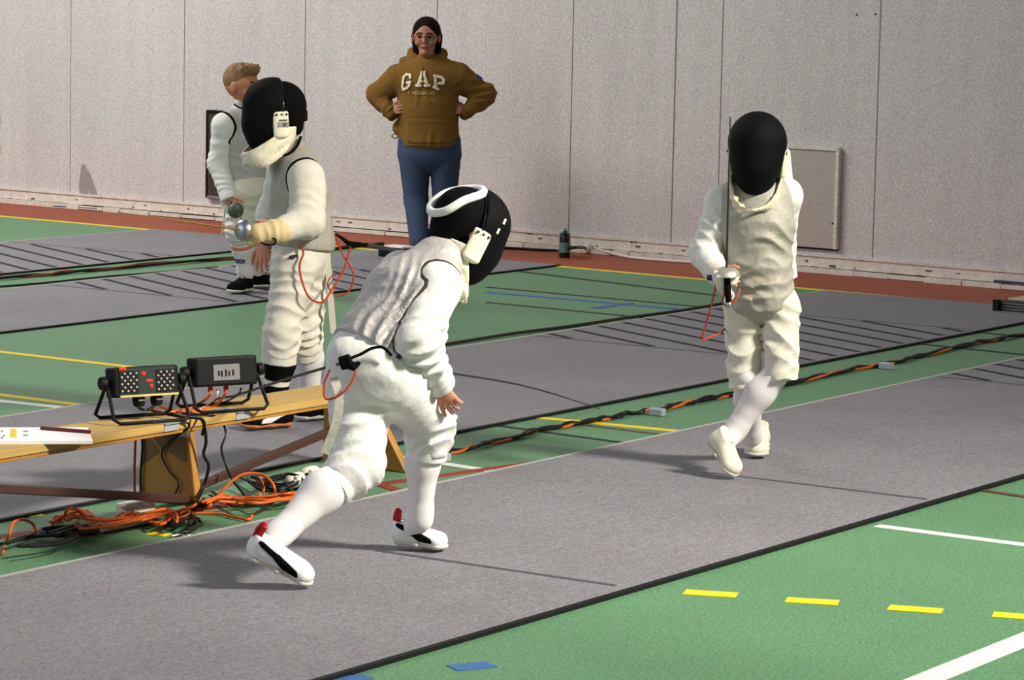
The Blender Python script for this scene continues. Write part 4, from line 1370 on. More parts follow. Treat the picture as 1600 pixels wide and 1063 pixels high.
for sg in (-1, 1):
    MB().lathe([(0.001, -0.005), (0.006, -0.003), (0.008, 0.0), (0.006, 0.003), (0.001, 0.005)], q(sg * 0.030, 0.075, 0.002), f_, 12).build('eye', EYED, root, smooth=True)
    tube('eyebrow', [q(sg * 0.012, 0.083, 0.024), q(sg * 0.030, 0.083, 0.029), q(sg * 0.050, 0.072, 0.022)], 0.004, HAIRD, root, 6)
    gp = [q(sg * 0.030 + 0.024 * math.cos(a), 0.092 - 0.10 * abs(0.0), 0.002 + 0.018 * math.sin(a)) for a in np.linspace(0, 2 * math.pi, 14)[:-1]]
    tube('glasses_rim', gp, 0.0011, HAIRD, root, 6, 2, closed=True)
    tube('glasses_arm', [q(sg * 0.054, 0.092, 0.004), q(sg * 0.078, 0.06, 0.006), q(sg * 0.082, 0.0, 0.006)], 0.0016, DSTEEL, root, 6)
tube('glasses_bridge', [q(-0.008, 0.093, 0.004), q(0.0, 0.100, 0.007), q(0.008, 0.093, 0.004)], 0.0016, DSTEEL, root, 6)
soft('mouth', [Ell(q(0, 0.086, -0.053), (0.024, 0.005, 0.006), r_, f_)], LIP, root, 0.003)
# jeans
jp = [Cone(p(671, 222, 0), p(671, 240, 0), (0.200, 0.135), (0.205, 0.140), u=J['right'], k=0.03)]
for s in 'RL':
    hp, kn, an = J['hip' + s], J['kn' + s], J['an' + s]
    jp += [Cone(hp, kn, (0.104, 0.115), (0.076, 0.085), u=J['right'], k=0.006), Cone(kn, an, 0.076, 0.060, k=0.02)]
soft('jeans', jp, JEAN, root, 0.006, folds=[(J['hipL'] * 0.6 + J['knL'] * 0.4, 0.12, [0.1, 0, 1], 0.05, 0.006), (J['knR'], 0.10, [0.2, 0, 1], 0.05, 0.006)],
     cuts=[(J['anR'] - ZUP * 0.05, -ZUP)])
for s in 'RL':
    shoe(root, J, s, SHOEC, SOLEW, 1.1, updir=ZUP, collar=0.05)
# hoodie
hp_ = [Cone(p(671, 222, 0), p(669, 170, 0), (0.192, 0.150), (0.185, 0.145), u=J['right'], k=0.04),
       Cone(p(669, 170, 0), p(668, 128, 0), (0.185, 0.145), (0.195, 0.135), u=J['right'], k=0.04),
       Cone(p(668, 128, 0), p(667, 104, 0), (0.180, 0.120), (0.085, 0.085), u=J['right'], k=0.06),
       Cone(p(640, 204, 0.0), p(622, 200, 0.0), 0.05, 0.035, k=0.05), Cone(p(660, 108, 0.01), p(622, 122, 0.02), 0.075, 0.090, k=0.05), Cone(p(676, 107, 0.01), p(716, 120, 0.02), 0.075, 0.092, k=0.05)]
hf = [(p(668, 190, -0.15), 0.16, unit([1, 0, 0.3]), 0.10, 0.012), (p(630, 150, -0.12), 0.09, unit([1, 0, 0.8]), 0.05, 0.008), (p(712, 150, -0.12), 0.09, unit([-1, 0, 0.8]), 0.05, 0.008)]
hoodie = soft('hoodie', hp_, HOOD, root, 0.006, folds=hf, cuts=[(p(671, 228, 0), -ZUP)])
soft('waistband', [Cone(p(671, 222, 0), p(671, 231, 0), (0.190, 0.142), (0.186, 0.138), u=J['right'], k=0.02)], HOODD, hoodie, 0.006, cuts=[(p(671, 233, 0), -ZUP), (p(671, 218, 0), ZUP)])
for s, sg in (('R', -1), ('L', 1)):
    sh, el, wr = J['sh' + s], J['el' + s], J['wr' + s]
    d = unit(wr - el)
    sl = soft('sleeve', [Cone(sh, el, 0.096, 0.064, k=0.03), Cone(el, wr, 0.062, 0.046, k=0.03), Cone(el, el + [-sg * 0.03, 0, -0.06], 0.058, 0.05, k=0.04)], HOOD, root, 0.006,
              folds=[(el, 0.11, unit(d + unit(el - sh)), 0.06, 0.016), (wr, 0.07, d, 0.035, 0.010), (sh, 0.12, [sg, 0, 0.5], 0.08, 0.012)], cuts=[(wr + d * 0.01, d)])
    soft('cuff', [Cone(wr - d * 0.01, wr + d * 0.035, 0.046, 0.036, k=0.005)], HOODD, sl, 0.005, cuts=[(wr + d * 0.045, d)])
# hood round the neck, drawstrings, sleeve flag, front pocket
hd = [Cone(q(-0.072, -0.01, -0.128), q(-0.080, -0.07, -0.105), 0.022, 0.026, k=0.02), Cone(q(0.074, -0.01, -0.128), q(0.088, -0.07, -0.100), 0.022, 0.028, k=0.02),
      Cone(q(-0.085, -0.085, -0.105), q(0.085, -0.085, -0.105), 0.035, 0.035, k=0.04), Cone(q(-0.072, -0.01, -0.128), q(-0.010, 0.085, -0.205), 0.024, 0.022, k=0.015),
      Cone(q(0.074, -0.01, -0.128), q(0.010, 0.085, -0.205), 0.024, 0.022, k=0.015), Cone(q(0.08, -0.02, -0.14), q(0.14, -0.05, -0.15), 0.03, 0.03, k=0.03),
      Cone(q(-0.08, -0.02, -0.14), q(-0.13, -0.05, -0.16), 0.03, 0.03, k=0.03)]
soft('hood', hd, HOOD, hoodie, 0.005, folds=[(q(0, 0.03, -0.15), 0.1, [1, 0, 0.6], 0.05, 0.006)])
for x in (661, 675):
    tube('drawstring', [p(x, 104, -0.135), p(x - 1, 118, -0.165), p(x, 130, -0.17)], 0.005, HOODD, hoodie, 6)
soft('front_pocket', [Bx(p(671, 205, -0.1), (0.145, 0.09, 0.075), (1, 0, 0), (0, 1, 0), rd=0.02)], HOOD, hoodie, 0.006, within=(hp_, 0.007, hf))
MB().box(p(748, 121, -0.075), unit([1, 0.3, -0.7]), unit([0.3, -1, 0]), unit([0.7, 0, 1]), 0.022, 0.003, 0.012, 0.001).build('sleeve_flag', BLUE, hoodie)
tube('waist_toggle', [p(612, 213, -0.02), p(617, 216, -0.02), p(622, 214, -0.02), p(621, 210, -0.02), p(615, 210, -0.02)], 0.003, BLKC, hoodie, 6, 4, closed=True)

# varsity letters laid on the chest
CW = 246.5
def chest_letters(polys, cx, cy, thick, name, m, hh, rise):
    pr = []
    for x0, y0, x1, y1 in polys:
        a, b = p(cx + x0, cy + y0, -0.16), p(cx + x1, cy + y1, -0.16)
        n_ = np.cross(unit(b - a), [0, 1, 0])
        pr.append(Cone(a, b, (thick, 0.12), (thick, 0.12), u=n_, k=0.0008))
    return soft(name, pr, m, hoodie, hh, within=(hp_, rise, hf))


LET = mat('cream_applique', (238, 226, 190), 0.8)
LEO = mat('brown_outline', (104, 58, 30), 0.8)
Gs = [(6, -11.5, 0, -12.5), (0, -12.5, -4.5, -8), (-4.5, -8, -6.5, 8), (-6.5, 8, -5, 12), (-5, 12, 1, 9), (1, 9, 4.5, 5), (4.5, 5, 5.2, 0.5), (1, 0.8, 6.2, -0.5), (6, -11.5, 6, -7)]
As = [(-1.5, -11, -8, 8.5), (1, -11, 7, 8.5), (-5, 3, 5, 3), (-10.5, 9.5, -4, 9.5), (3, 9.5, 10, 9.5), (-2.5, -11, 2.5, -11)]
Ps = [(-6, -8, -5, 11.5), (-7.5, -8, 4, -5), (4, -5, 7.5, -1), (7.5, -1, 6.5, 4), (6.5, 4, 0, 4), (-8, 10, -1.5, 13)]
for st_, cx, cy in ((Gs, 634.5, 129), (As, 661, 124.5), (Ps, 686, 126.5)):
    chest_letters(st_, cx, cy, 0.0125, 'letter_outline', LEO, 0.004, 0.004)
    chest_letters(st_, cx, cy, 0.0090, 'letter', LET, 0.003, 0.0065)
SMALL = {'T': [(-1, -1, 1, -1), (0, -1, 0, 1)], 'I': [(0, -1, 0, 1)], 'M': [(-1, 1, -1, -1), (-1, -1, 0, 0), (0, 0, 1, -1), (1, -1, 1, 1)], 'E': [(-1, -1, -1, 1), (-1, -1, 1, -1), (-1, 0, .7, 0), (-1, 1, 1, 1)],
         'S': [(1, -1, -1, -1), (-1, -1, -1, 0), (-1, 0, 1, 0), (1, 0, 1, 1), (1, 1, -1, 1)], 'D': [(-1, -1, -1, 1), (-1, -1, 1, -.5), (1, -.5, 1, .5), (1, .5, -1, 1)],
         'U': [(-1, -1, -1, 1), (-1, 1, 1, 1), (1, 1, 1, -1)], 'L': [(-1, -1, -1, 1), (-1, 1, 1, 1)], 'A': [(-1, 1, 0, -1), (0, -1, 1, 1), (-.5, .3, .5, .3)]}
for k, ch in enumerate('TIMEDUDELAS'):
    sc_ = [(a * 1.2, b * 2.2, c * 1.2, d * 2.2) for a, b, c, d in SMALL[ch]]
    chest_letters(sc_, 638.5 + 3.9 * k, 146, 0.0022, 'small_letter', mat('dull_applique', (190, 164, 110), 0.8), 0.002, 0.004)

# ------------------------------------------------------------------ gym bench
ZT = 0.285
BA, BB = G(143.5, 682, ZT), G(534, 618, ZT)
BD = unit(BB - BA)
BW = np.array([-BD[1], BD[0], 0])
if BW[1] < 0:
    BW = -BW
PW = 0.23


def bpos(t, w=0.0, z=0.0):
    return np.array([*(BA + BD * t + BW * w)[:2], z])


def b_t(x, y):
    return (G(x, y, ZT) - BA) @ BD


t_l, t_r = b_t(143.5, 682) - 1.35, b_t(596, 607)
bench = empty('gym_bench', bpos((t_l + t_r) / 2, PW / 2), 'long low wooden gym bench carrying the two scoring boxes', 'bench')
MB().box(bpos((t_l + t_r) / 2, PW / 2, ZT - 0.013), BD, BW, ZUP, (t_r - t_l) / 2, PW / 2, 0.013, 0.003).build('seat_board', WOOD, bench)
MB().box(bpos((t_l + t_r) / 2, 0.016, ZT - 0.031), BD, BW, ZUP, (t_r - t_l) / 2 - 0.01, 0.010, 0.008, 0.002).build('edge_rail', WOODL, bench)


def bench_leg(tt, near_bottom_w, far_w, top0=0.015):
    c = []
    for z, w0, w1 in ((0.0, near_bottom_w, far_w), (ZT - 0.026, top0, PW - 0.012)):
        for dt, w in ((-0.017, w0), (0.017, w0), (0.017, w1), (-0.017, w1)):
            c.append(bpos(tt + dt, w, z))
    o = MB().hexa(c).build('leg', WOODL, bench)
    m = o.modifiers.new('bevel', 'BEVEL')
    m.width, m.segments = 0.006, 2
    return o


leg1 = G(312, 789)
t1 = (leg1 - BA) @ BD
w1 = (leg1 - BA) @ BW
lg1 = bench_leg(t1, w1, PW - 0.012 + 0.01)
# darker upper half where two lighter diagonal facets meet, as worn varnish on the leg face
dk = mat('dark_varnish', (112, 84, 50), 0.5, blot=0.15, bscale=12)
for tri in ([(0.02, 0.255), (0.21, 0.255), (0.115, 0.16)], [(0.215, 0.24), (0.215, 0.11), (0.135, 0.165)], [(0.02, 0.235), (0.02, 0.14), (0.10, 0.17)]):
    vs = [bpos(t1 - 0.0185, w, z) for w, z in tri]
    MB().add(vs + [v + BD * 0.004 for v in vs], [(0, 1, 2), (3, 5, 4), (0, 3, 4, 1), (1, 4, 5, 2), (2, 5, 3, 0)]).build('varnish_facet', dk, lg1)
leg2 = G(617, 754)
t2 = b_t(590, 608) - 0.03
bench_leg(t2, max((leg2 - BA) @ BW, -0.16), PW - 0.012, 0.01)
Yl1 = bpos(t1, 0.06)[1]
Yl2 = bpos(t2, 0.06)[1]


def bar(name, a, b, hx, hz, m, parent):
    d = unit(b - a)
    s = unit(np.cross(d, ZUP))
    MB().box((a + b) / 2, d, s, np.cross(s, d), np.linalg.norm(b - a) / 2, hx, hz, 0.004).build(name, m, parent)


bar('brace', P(300, 764, Yl1), P(560, 656, Yl2 - 0.02), 0.012, 0.014, BROWNB, bench)
bar('brace_edge', P(300, 769, Yl1 - 0.014), P(560, 660, Yl2 - 0.034), 0.003, 0.004, mat('pale_edge_wood', (150, 116, 92), 0.5), bench)
bar('brace', P(296, 780, Yl1 - 0.03), P(-90, 759, Yl1 - 1.35), 0.013, 0.014, BROWNB, bench)
bar('foot_bar', P(226, 783, Yl1 + 0.0), P(322, 790, Yl1 - 0.08), 0.012, 0.012, BROWNB, bench)
for x0, y0, x1, y1 in ((242, 656, 273, 660), (374, 640, 394, 643)):
    ta, tb = b_t(x0, y0 + 5), b_t(x1, y1)
    MB().box(bpos((ta + tb) / 2, 0.045, ZT + 0.0006), BD, BW, ZUP, 0.035, 0.055, 0.0012).build('tape_strip', TAPE, bench)
    MB().box(bpos((ta + tb) / 2, -0.0012, ZT - 0.012), BD, BW, ZUP, 0.035, 0.0012, 0.013).build('tape_strip', TAPE, bench)
for z, w in ((0.245, 0.03), (0.25, 0.19)):
    MB().box(bpos(t1 - 0.021, w, z), BD, BW, ZUP, 0.0012, 0.02, 0.02).build('tape_strip', TAPE, lg1)

# ------------------------------------------------------------------ two scoring boxes on tube stands
def scoring_box(label, cx, cy, front):
    base = bpos(b_t(cx + 35, 0.0) if False else 0, 0)
    # bench position under the box
    c0 = G(cx, cy + 62, ZT)
    tt = (c0 - BA) @ BD
    c0 = bpos(tt, PW * 0.52, ZT)
    Yc = c0[1]
    c = P(cx, cy, Yc)
    o = empty('scoring_box', (c[0], c[1], ZT), label, 'scoring box', 'scoring boxes on the bench')
    w = unit([0.84, 0.54, 0])
    dp = np.array([-w[1], w[0], 0])
    tilt = unit(ZUP + dp * 0.12)
    dn = np.cross(w, tilt)
    dn = dn if dn[1] < 0 else -dn                      # towards the camera
    hw, hh, hd = 0.118, 0.050, 0.036
    MB().box(c, w, dn, tilt, hw, hd, hh, 0.008).build('housing', BOXB, o)
    k = []
    for sg in (-1, 1):
        kp = c + w * sg * (hw + 0.022)
        MB().lathe([(0.008, -0.03), (0.008, -0.008), (0.021, -0.008), (0.023, 0.0), (0.021, 0.012), (0.010, 0.014)], kp, w * sg, 12).build('clamp_knob', BOXB, o, smooth=True)
        k.append(c + w * sg * (hw + 0.010))
    for df in (-0.075, 0.085):
        f0 = np.array([k[0][0], k[0][1], ZT + 0.007]) + dn * [1, 1, 0] * df - w * 0.01
        f1 = np.array([k[1][0], k[1][1], ZT + 0.007]) + dn * [1, 1, 0] * df + w * 0.01
        f0[2] = f1[2] = ZT + 0.007
        pts = [k[0], k[0] * 0.1 + f0 * 0.9, f0 + w * 0.02, f1 - w * 0.02, k[1] * 0.1 + f1 * 0.9, k[1]]
        MB().tube(pts, 0.0062, 8).build('stand_tube', BOXB, o, smooth=True)
    fc = c + dn * hd
    if front:
        MB().box(fc + dn * 0.001, w, dn, tilt, hw * 0.86, 0.0015, hh * 0.86, 0.0005).build('front_panel', GREENP, o)
        for sg, n in ((-1, 7), (1, 7)):
            pn = MB().box(fc + dn * 0.002 + w * sg * 0.066, w, dn, tilt, 0.034, 0.002, 0.037, 0.001).build('lamp_panel', BOXB, o)
            for i in range(6):
                for j in range(6):
                    if (i + j) % 2 == 0:
                        MB().lathe([(0.0042, 0), (0.0036, 0.003), (0.0015, 0.0045)], fc + dn * 0.004 + w * (sg * 0.066 + (i - 2.5) * 0.0105) + tilt * (j - 2.5) * 0.0115, dn, 8).build('lens', LENS, pn)
        for x, z, sx, sz in ((-0.088, 0.046, 0.012, 0.005), (-0.012, 0.026, 0.006, 0.005), (0.008, 0.002, 0.010, 0.004), (0.014, -0.016, 0.004, 0.006)):
            MB().box(fc + dn * 0.004 + w * x + tilt * z, w, dn, tilt, sx, 0.002, sz, 0.0008).build('red_lamp', LEDR, o)
        MB().box(fc + dn * 0.003 - tilt * (hh - 0.004) + w * 0.006, w, dn, tilt, hw * 0.90, 0.003, 0.0035, 0.001).build('yellow_strip', mat('brass_strip', (206, 186, 104), 0.5), o)
        for x in (-0.02, 0.045):
            MB().lathe([(0.020, 0), (0.022, 0.012), (0.018, 0.030), (0.008, 0.034)], c + w * x - tilt * hh + dn * 0.01, -tilt, 14).build('socket', BOXB, o, smooth=True)
            for a in range(3):
                MB().lathe([(0.003, 0), (0.002, 0.003)], c + w * (x - 0.008 + 0.008 * a) - tilt * (hh + 0.012) + dn * 0.032, dn, 8).build('contact', LENS, o)
    else:
        lb = MB().box(fc + dn * 0.001 - w * 0.002 - tilt * 0.004, w, dn, tilt, 0.050, 0.0012, 0.027, 0.0005).build('type_label', GREYL, o)
        for i, x in enumerate((-0.030, -0.019, -0.003, 0.009, 0.024)):
            MB().box(fc + dn * 0.003 + w * (x - 0.002) - tilt * (0.006 + 0.002 * (i % 2)), w, dn, tilt, 0.0028, 0.0008, 0.008 + 0.002 * (i % 3)).build('label_print', BOXB, lb)
        for x, m in ((-0.048, CORDR), (0.012, CORDR)):
            MB().box(c + w * x - tilt * (hh + 0.008), w, dn, tilt, 0.007, 0.007, 0.012, 0.002).build('plug', m, o)
    return o, c, w, dn, tilt


sb1, c1, w1_, dn1, tl1 = scoring_box('scoring box with dotted lamp panels and red lights, left one on the bench', 222, 596, True)
sb2, c2, w2_, dn2, tl2 = scoring_box('scoring box turned backwards with a grey type label, right one on the bench', 347, 580, False)


def on_bench(x, y, dz=0.006):
    return G(x, y, ZT + dz)


def cable(label, pts, r, m, group='cables around the bench', name='cable', n=6, seg=7):
    o = MB().tube(pts, r, seg, False, n).build(name, m, None, smooth=True)
    return setp(o, label, 'cable', group)


u2 = lambda x: c2 + w2_ * x - tl2 * 0.062
cable('orange cable from the left plug of the backward scoring box', [u2(-0.048), u2(-0.050) - ZUP * 0.02, on_bench(312, 630), on_bench(292, 640), on_bench(262, 644), on_bench(240, 641)], 0.005, ORANGE)
cable('orange cable from the right plug of the backward scoring box', [u2(0.012), u2(0.008) - ZUP * 0.02, on_bench(335, 634), on_bench(310, 640), on_bench(290, 646), on_bench(268, 640), on_bench(250, 636)], 0.005, ORANGE)
cable('thin white cable hanging below the backward scoring box', [u2(-0.02), u2(-0.026) - ZUP * 0.02, on_bench(322, 634), on_bench(312, 640)], 0.004, WHCAB)
cable('thin black cable under the right end of the backward scoring box', [u2(0.07), u2(0.06) - ZUP * 0.02, on_bench(352, 628), on_bench(330, 630)], 0.0035, BLKCAB)
cable('black cable draped over the bench edge onto the left leg', [c1 - tl1 * 0.08 + w1_ * 0.045, on_bench(236, 640), on_bench(262, 646), on_bench(285, 650), on_bench(308, 652), P(318, 662, Yl1 - 0.06), P(322, 690, Yl1 - 0.05), P(318, 710, Yl1 - 0.04), P(326, 730, Yl1 - 0.04), P(316, 765, Yl1 - 0.04), G(302, 796, 0.01)], 0.0055, BLKCAB)
cable('black cable curling down in front of the bench right of the leg', [on_bench(285, 646), on_bench(310, 648), on_bench(330, 649), P(345, 656, Yl1 + 0.15), P(353, 678, Yl1 + 0.12), P(346, 700, Yl1 + 0.1), P(352, 725, Yl1 + 0.1), P(362, 748, Yl1 + 0.05), G(390, 785, 0.008)], 0.004, BLKCAB)
cable('black cable looping below the lamp panels of the left scoring box', [c1 - tl1 * 0.08 - w1_ * 0.02, on_bench(214, 634, 0.03), on_bench(222, 640), on_bench(244, 640), on_bench(268, 646), on_bench(290, 652), P(318, 657, Yl1 - 0.08), P(316, 680, Yl1 - 0.05)], 0.005, BLKCAB)
lf = lambda w, z: bpos(t1 - 0.026, w, z)
cable('black cable hanging at the left edge of the bench leg', [on_bench(240, 660), bpos(t1 - 0.05, -0.012, 0.28), bpos(t1 - 0.05, 0.02, 0.245), lf(0.19, 0.235), lf(0.205, 0.16), lf(0.212, 0.07), lf(0.21, 0.008)], 0.004, BLKCAB)
cable('orange cable hanging behind the left edge of the bench leg', [bpos(t1 - 0.02, 0.238, 0.24), bpos(t1 - 0.02, 0.242, 0.17), bpos(t1 - 0.025, 0.240, 0.08), bpos(t1 - 0.04, 0.22, 0.008), bpos(t1 - 0.05, 0.16, 0.008)], 0.0045, CORDR)
cable('thin dark cable lying across the varnished leg face', [lf(0.02, 0.25), lf(0.09, 0.20), lf(0.12, 0.16), lf(0.09, 0.11), lf(0.045, 0.07), lf(0.06, 0.03)], 0.003, BLKCAB)

# white carton lid, pencil and sticker at the left end of the bench
zt = ZT + 0.010
cl = [G(x, y, zt) for x, y in ((-70, 668), (137, 668), (145, 689), (-70, 690))]
pap = empty('carton_lid', (*(sum(cl) / 4)[:2], ZT), 'long flat white carton lid on the left end of the bench', 'box')
MB().hexa([p_ * [1, 1, 0] + [0, 0, ZT] for p_ in cl] + cl).build('lid', PAPER, pap)
def lid_rect(x, y, hx, hy, m, name):
    a = [G(x + i * hx, y + j * hy, zt + 0.0006) for i, j in ((-1, 1), (1, 1), (1, -1), (-1, -1))]
    return MB().hexa([q_ - [0, 0, 0.001] for q_ in a] + a).build(name, m, pap)
lid_rect(21, 677, 5, 7, mat('yellow_sticker', (222, 196, 60), 0.6), 'sticker')
for x, y in ((3, 674), (6, 681), (38, 674), (42, 674), (38, 680), (42, 680), (3, 684)):
    lid_rect(x, y, 1.6, 1.2, GREYL, 'print_mark')
pc = tube('pencil', [G(64, 669, zt + 0.006), G(141, 675, zt + 0.006)], 0.006, mat('red_brown_pencil', (104, 30, 28), 0.4), None, 8, 1)
setp(pc, 'dark red pencil lying on the white carton lid', 'pencil')

# ------------------------------------------------------------------ cable heaps on the floor
def heap(label, base, r, m, passes, jx, jy, seed, zmax=0.05, group='loose cables heaped by the bench leg'):
    rr = random.Random(seed)
    pts = []
    for k in range(passes):
        seq = base if k % 2 == 0 else base[::-1]
        for i, (x, y) in enumerate(seq):
            pts.append(G(x + rr.uniform(-jx, jx), y + rr.uniform(-jy, jy), rr.uniform(r, zmax)))
    cable(label, pts, r, m, group)


heap('orange cable wound to and fro on the floor left of the bench leg', [(95, 812), (130, 800), (170, 816), (215, 800), (250, 812), (290, 798)], 0.0046, ORANGE, 5, 16, 9, 1)
heap('flat orange cable bundle spread towards the bench leg', [(125, 826), (170, 820), (215, 810), (262, 798), (280, 810)], 0.0048, ORANGE, 6, 10, 5, 2)
cable('orange cable arching over the black coil at the far left', [G(4, 866, .008), G(8, 852, .01), G(15, 834, .05), G(20, 818, .07), G(34, 812, .06), G(50, 818, .04), G(57, 832, .01)], 0.0048, ORANGE, 'loose cables heaped by the bench leg')
cable('orange cable loop standing up beside the black coil', [G(82, 822, .008), G(86, 808, .04), G(100, 806, .05), G(104, 798, .08), G(116, 795, .08), G(132, 808, .03), G(140, 820, .01)], 0.0048, ORANGE, 'loose cables heaped by the bench leg')
heap('black cable coiled flat at the far left of the floor', [(5, 850), (40, 838), (90, 832), (140, 826), (100, 845), (40, 852)], 0.0048, BLKCAB, 3, 8, 4, 3)
heap('second black cable bundled beside the orange heap', [(55, 838), (100, 838), (148, 828), (120, 822), (70, 830)], 0.0048, BLKCAB, 4, 7, 4, 4)
cable('black cable trailing from the coil to the bench foot', [G(120, 838, .008), G(170, 832, .008), G(220, 822, .008), G(270, 812, .008), G(300, 796, .01), G(318, 780, .012)], 0.005, BLKCAB, 'loose cables heaped by the bench leg')
heap('black cable knot right below the bench foot', [(265, 818), (290, 808), (310, 815), (295, 824)], 0.005, BLKCAB, 4, 6, 4, 5)
heap('orange cable heap right of the bench leg', [(322, 788), (350, 780), (400, 782), (450, 776), (470, 772)], 0.0048, ORANGE, 6, 8, 6, 6)
cable('orange cable in wide standing loops right of the bench leg', [G(335, 782, .008), G(352, 762, .05), G(378, 742, .09), G(410, 742, .09), G(428, 760, .06), G(425, 778, .02), G(395, 788, .01), G(412, 766, .04), G(406, 746, .09)], 0.0048, ORANGE, 'loose cables heaped by the bench leg')
cable('orange cable end lying across the green floor by the leg', [G(300, 802, .008), G(340, 803, .008), G(365, 808, .008), G(388, 812, .008), G(394, 806, .008)], 0.0048, ORANGE, 'loose cables heaped by the bench leg')
heap('black cable loops around the white adapters', [(385, 752), (420, 766), (455, 762), (470, 748), (440, 744), (405, 756)], 0.0050, BLKCAB, 3, 12, 7, 7, 0.07)
heap('thin black cable crossing the right orange heap', [(330, 770), (370, 790), (405, 792), (425, 785), (445, 765)], 0.0045, BLKCAB, 2, 5, 4, 8)
heap('thin grey power lead looped by the adapters', [(400, 748), (430, 762), (465, 752), (480, 742)], 0.0042, BLKCAB, 3, 8, 5, 9, 0.06)
for i, (x, y, l) in enumerate(((461, 752, 'white power adapter nearer the bench leg in the cable heap'), (484, 742, 'white power adapter farther right in the cable heap'))):
    o = empty('power_adapter', G(x, y), l, 'adapter', 'white power adapters')
    soft('body_shell', [Ell(G(x, y, 0.032), (0.036, 0.030, 0.027), unit([0.8, 0.5, 0.1]), k=0.01), Cone(G(x - 5, y, 0.032), G(x + 6, y - 3, 0.036), 0.024, 0.026, k=0.01)], WHCAB, o, 0.004)
    MB().lathe([(0.014, 0), (0.013, 0.012), (0.006, 0.014)], G(x + 4, y - 2, 0.058), ZUP, 12).build('plug_top', WHCAB, o)
    for s in (-1, 1):
        MB().tube([G(x - 12, y + 2, 0.030) + [0, s * 0.008, 0], G(x - 20, y + 3, 0.028) + [0, s * 0.008, 0]], 0.003, 6).build('pin', DSTEEL, o)
ps = empty('power_strip', G(212, 793), 'white power strip on the floor behind the orange cables', 'power strip')
MB().box(G(212, 792, 0.022), E_, N_, ZUP, 0.075, 0.024, 0.019, 0.006).build('housing', WHCAB, ps)
for k in range(3):
    MB().lathe([(0.016, 0), (0.016, 0.003), (0.013, 0.003), (0.012, -0.002)], G(212, 792, 0.041) + E_ * (k - 1) * 0.046, ZUP, 14).build('socket', GREYL, ps)
mb_ = empty('cable_connector', G(288, 838), 'small silver cable connector on the floor near the piste edge', 'connector')
MB().tube([G(268, 838, .008), G(282, 836, .009), G(292, 838, .009), G(308, 836, .008)], [0.004, 0.008, 0.008, 0.005], 8, False, 4).build('barrel', STEEL, mb_, smooth=True)
MB().lathe([(0.010, 0), (0.010, 0.012)], G(288, 838, .009), E_, 10).build('collar', DSTEEL, mb_)

# ------------------------------------------------------------------ long cable runs between the pistes
run = [(560, 745), (640, 724), (687, 714), (753, 700), (850, 675), (928, 661), (984, 650), (1027, 644), (1100, 628), (1215, 607), (1330, 581), (1385, 572), (1440, 559), (1525, 539), (1600, 526), (1680, 506)]
def run_cable(label, path, r, m, amp, seed, z=0.0, grp='cables running along the pistes', wl=0.5):
    rr = random.Random(seed)
    base = catmull([G(x, y) for x, y in path], 8)
    pts = []
    for i, b in enumerate(base):
        pts.append(b + N_ * amp * math.sin(i * wl + seed) + N_ * rr.uniform(-0.5, 0.5) * amp + ZUP * (r + z + 0.4 * amp * (1 + math.cos(i * wl + seed))))
    return cable(label, pts, r, m, grp, n=3)


run_cable('orange cable twisted along the strip between the two long pistes', run, 0.0058, ORANGE, 0.010, 1, wl=0.8)
run_cable('thick black cable beside the orange one between the two long pistes', run, 0.0078, BLKCAB, 0.009, 3, wl=0.9)
run_cable('second black cable of the twisted run between the two long pistes', run, 0.0070, BLKCAB, 0.014, 5, wl=1.1)
for x, y in ((1027, 644), (1385, 572), (690, 714)):
    t_ = MB().box(G(x, y, 0.016), N_, E_, ZUP, 0.034, 0.018, 0.0160, 0.006).build('tape_band', TAPE)
    setp(t_, {1027: 'grey tape band over the cable run, middle one', 1385: 'grey tape band over the cable run, right of the walking fencer', 690: 'grey tape band over the cable run behind the front knee'}[x], 'tape', 'tape bands on the cables')
run_cable('thin dark cable along the far edge of the middle piste', [(640, 549), (780, 528), (900, 511), (1000, 497), (1107, 481), (1180, 470)], 0.008, mat('brown_cable', (50, 34, 30), 0.5), 0.004, 2)
r2 = [(-30, 441), (60, 433), (120, 428), (200, 420), (345, 408), (420, 400), (520, 391), (600, 384)]
run_cable('black cable along the strip behind the standing boy', r2, 0.009, BLKCAB, 0.008, 4)
run_cable('red-brown cable twisted along the strip behind the standing boy', r2, 0.007, mat('rust_cable', (132, 52, 34), 0.5), 0.018, 6)
run_cable('thin black cable along the edge of the piste behind the boy', [(-30, 453), (100, 441), (220, 430), (340, 420)], 0.006, BLKCAB, 0.004, 7)
cable('black cable from the left fencer along the red floor to the wall plug', [P(572, 383, 12.1), P(600, 388, 13.5), G(640, 394, .01), G(720, 390, .01), G(790, 388, .01), G(850, 391, .01), G(878, 392, .01), P(896, 387, 19.6), on_wall(914, 387, 0.05)], 0.010, BLKCAB, 'cables running along the pistes')
cable('dark cable from the foreground fencer\'s plug to behind the scoring boxes', [P(536, 567, 8.99), P(490, 580, 9.4), P(446, 593, 9.9), P(400, 608, 10.4), P(365, 619, 10.75), P(335, 626, 11.0), G(310, 655, 0.02)], 0.0045, mat('grey_cable', (54, 48, 44), 0.5), 'cables running along the pistes')
cable('pale cable along the foot of the wall right of the plug', [on_wall(930, 388, 0.05), on_wall(950, 394, 0.055), G(985, 402, .012), G(1040, 407, .012), G(1100, 411, .012)], 0.008, WHCAB, 'cables running along the pistes')

# ------------------------------------------------------------------ things by the wall
def lathe_thing(parts, base, name, label, cat):
    o = empty(name, base, label, cat)
    for nm, prof, m in parts:
        MB().lathe(prof, base, ZUP, 24).build(nm, m, o, smooth=True)
    return o


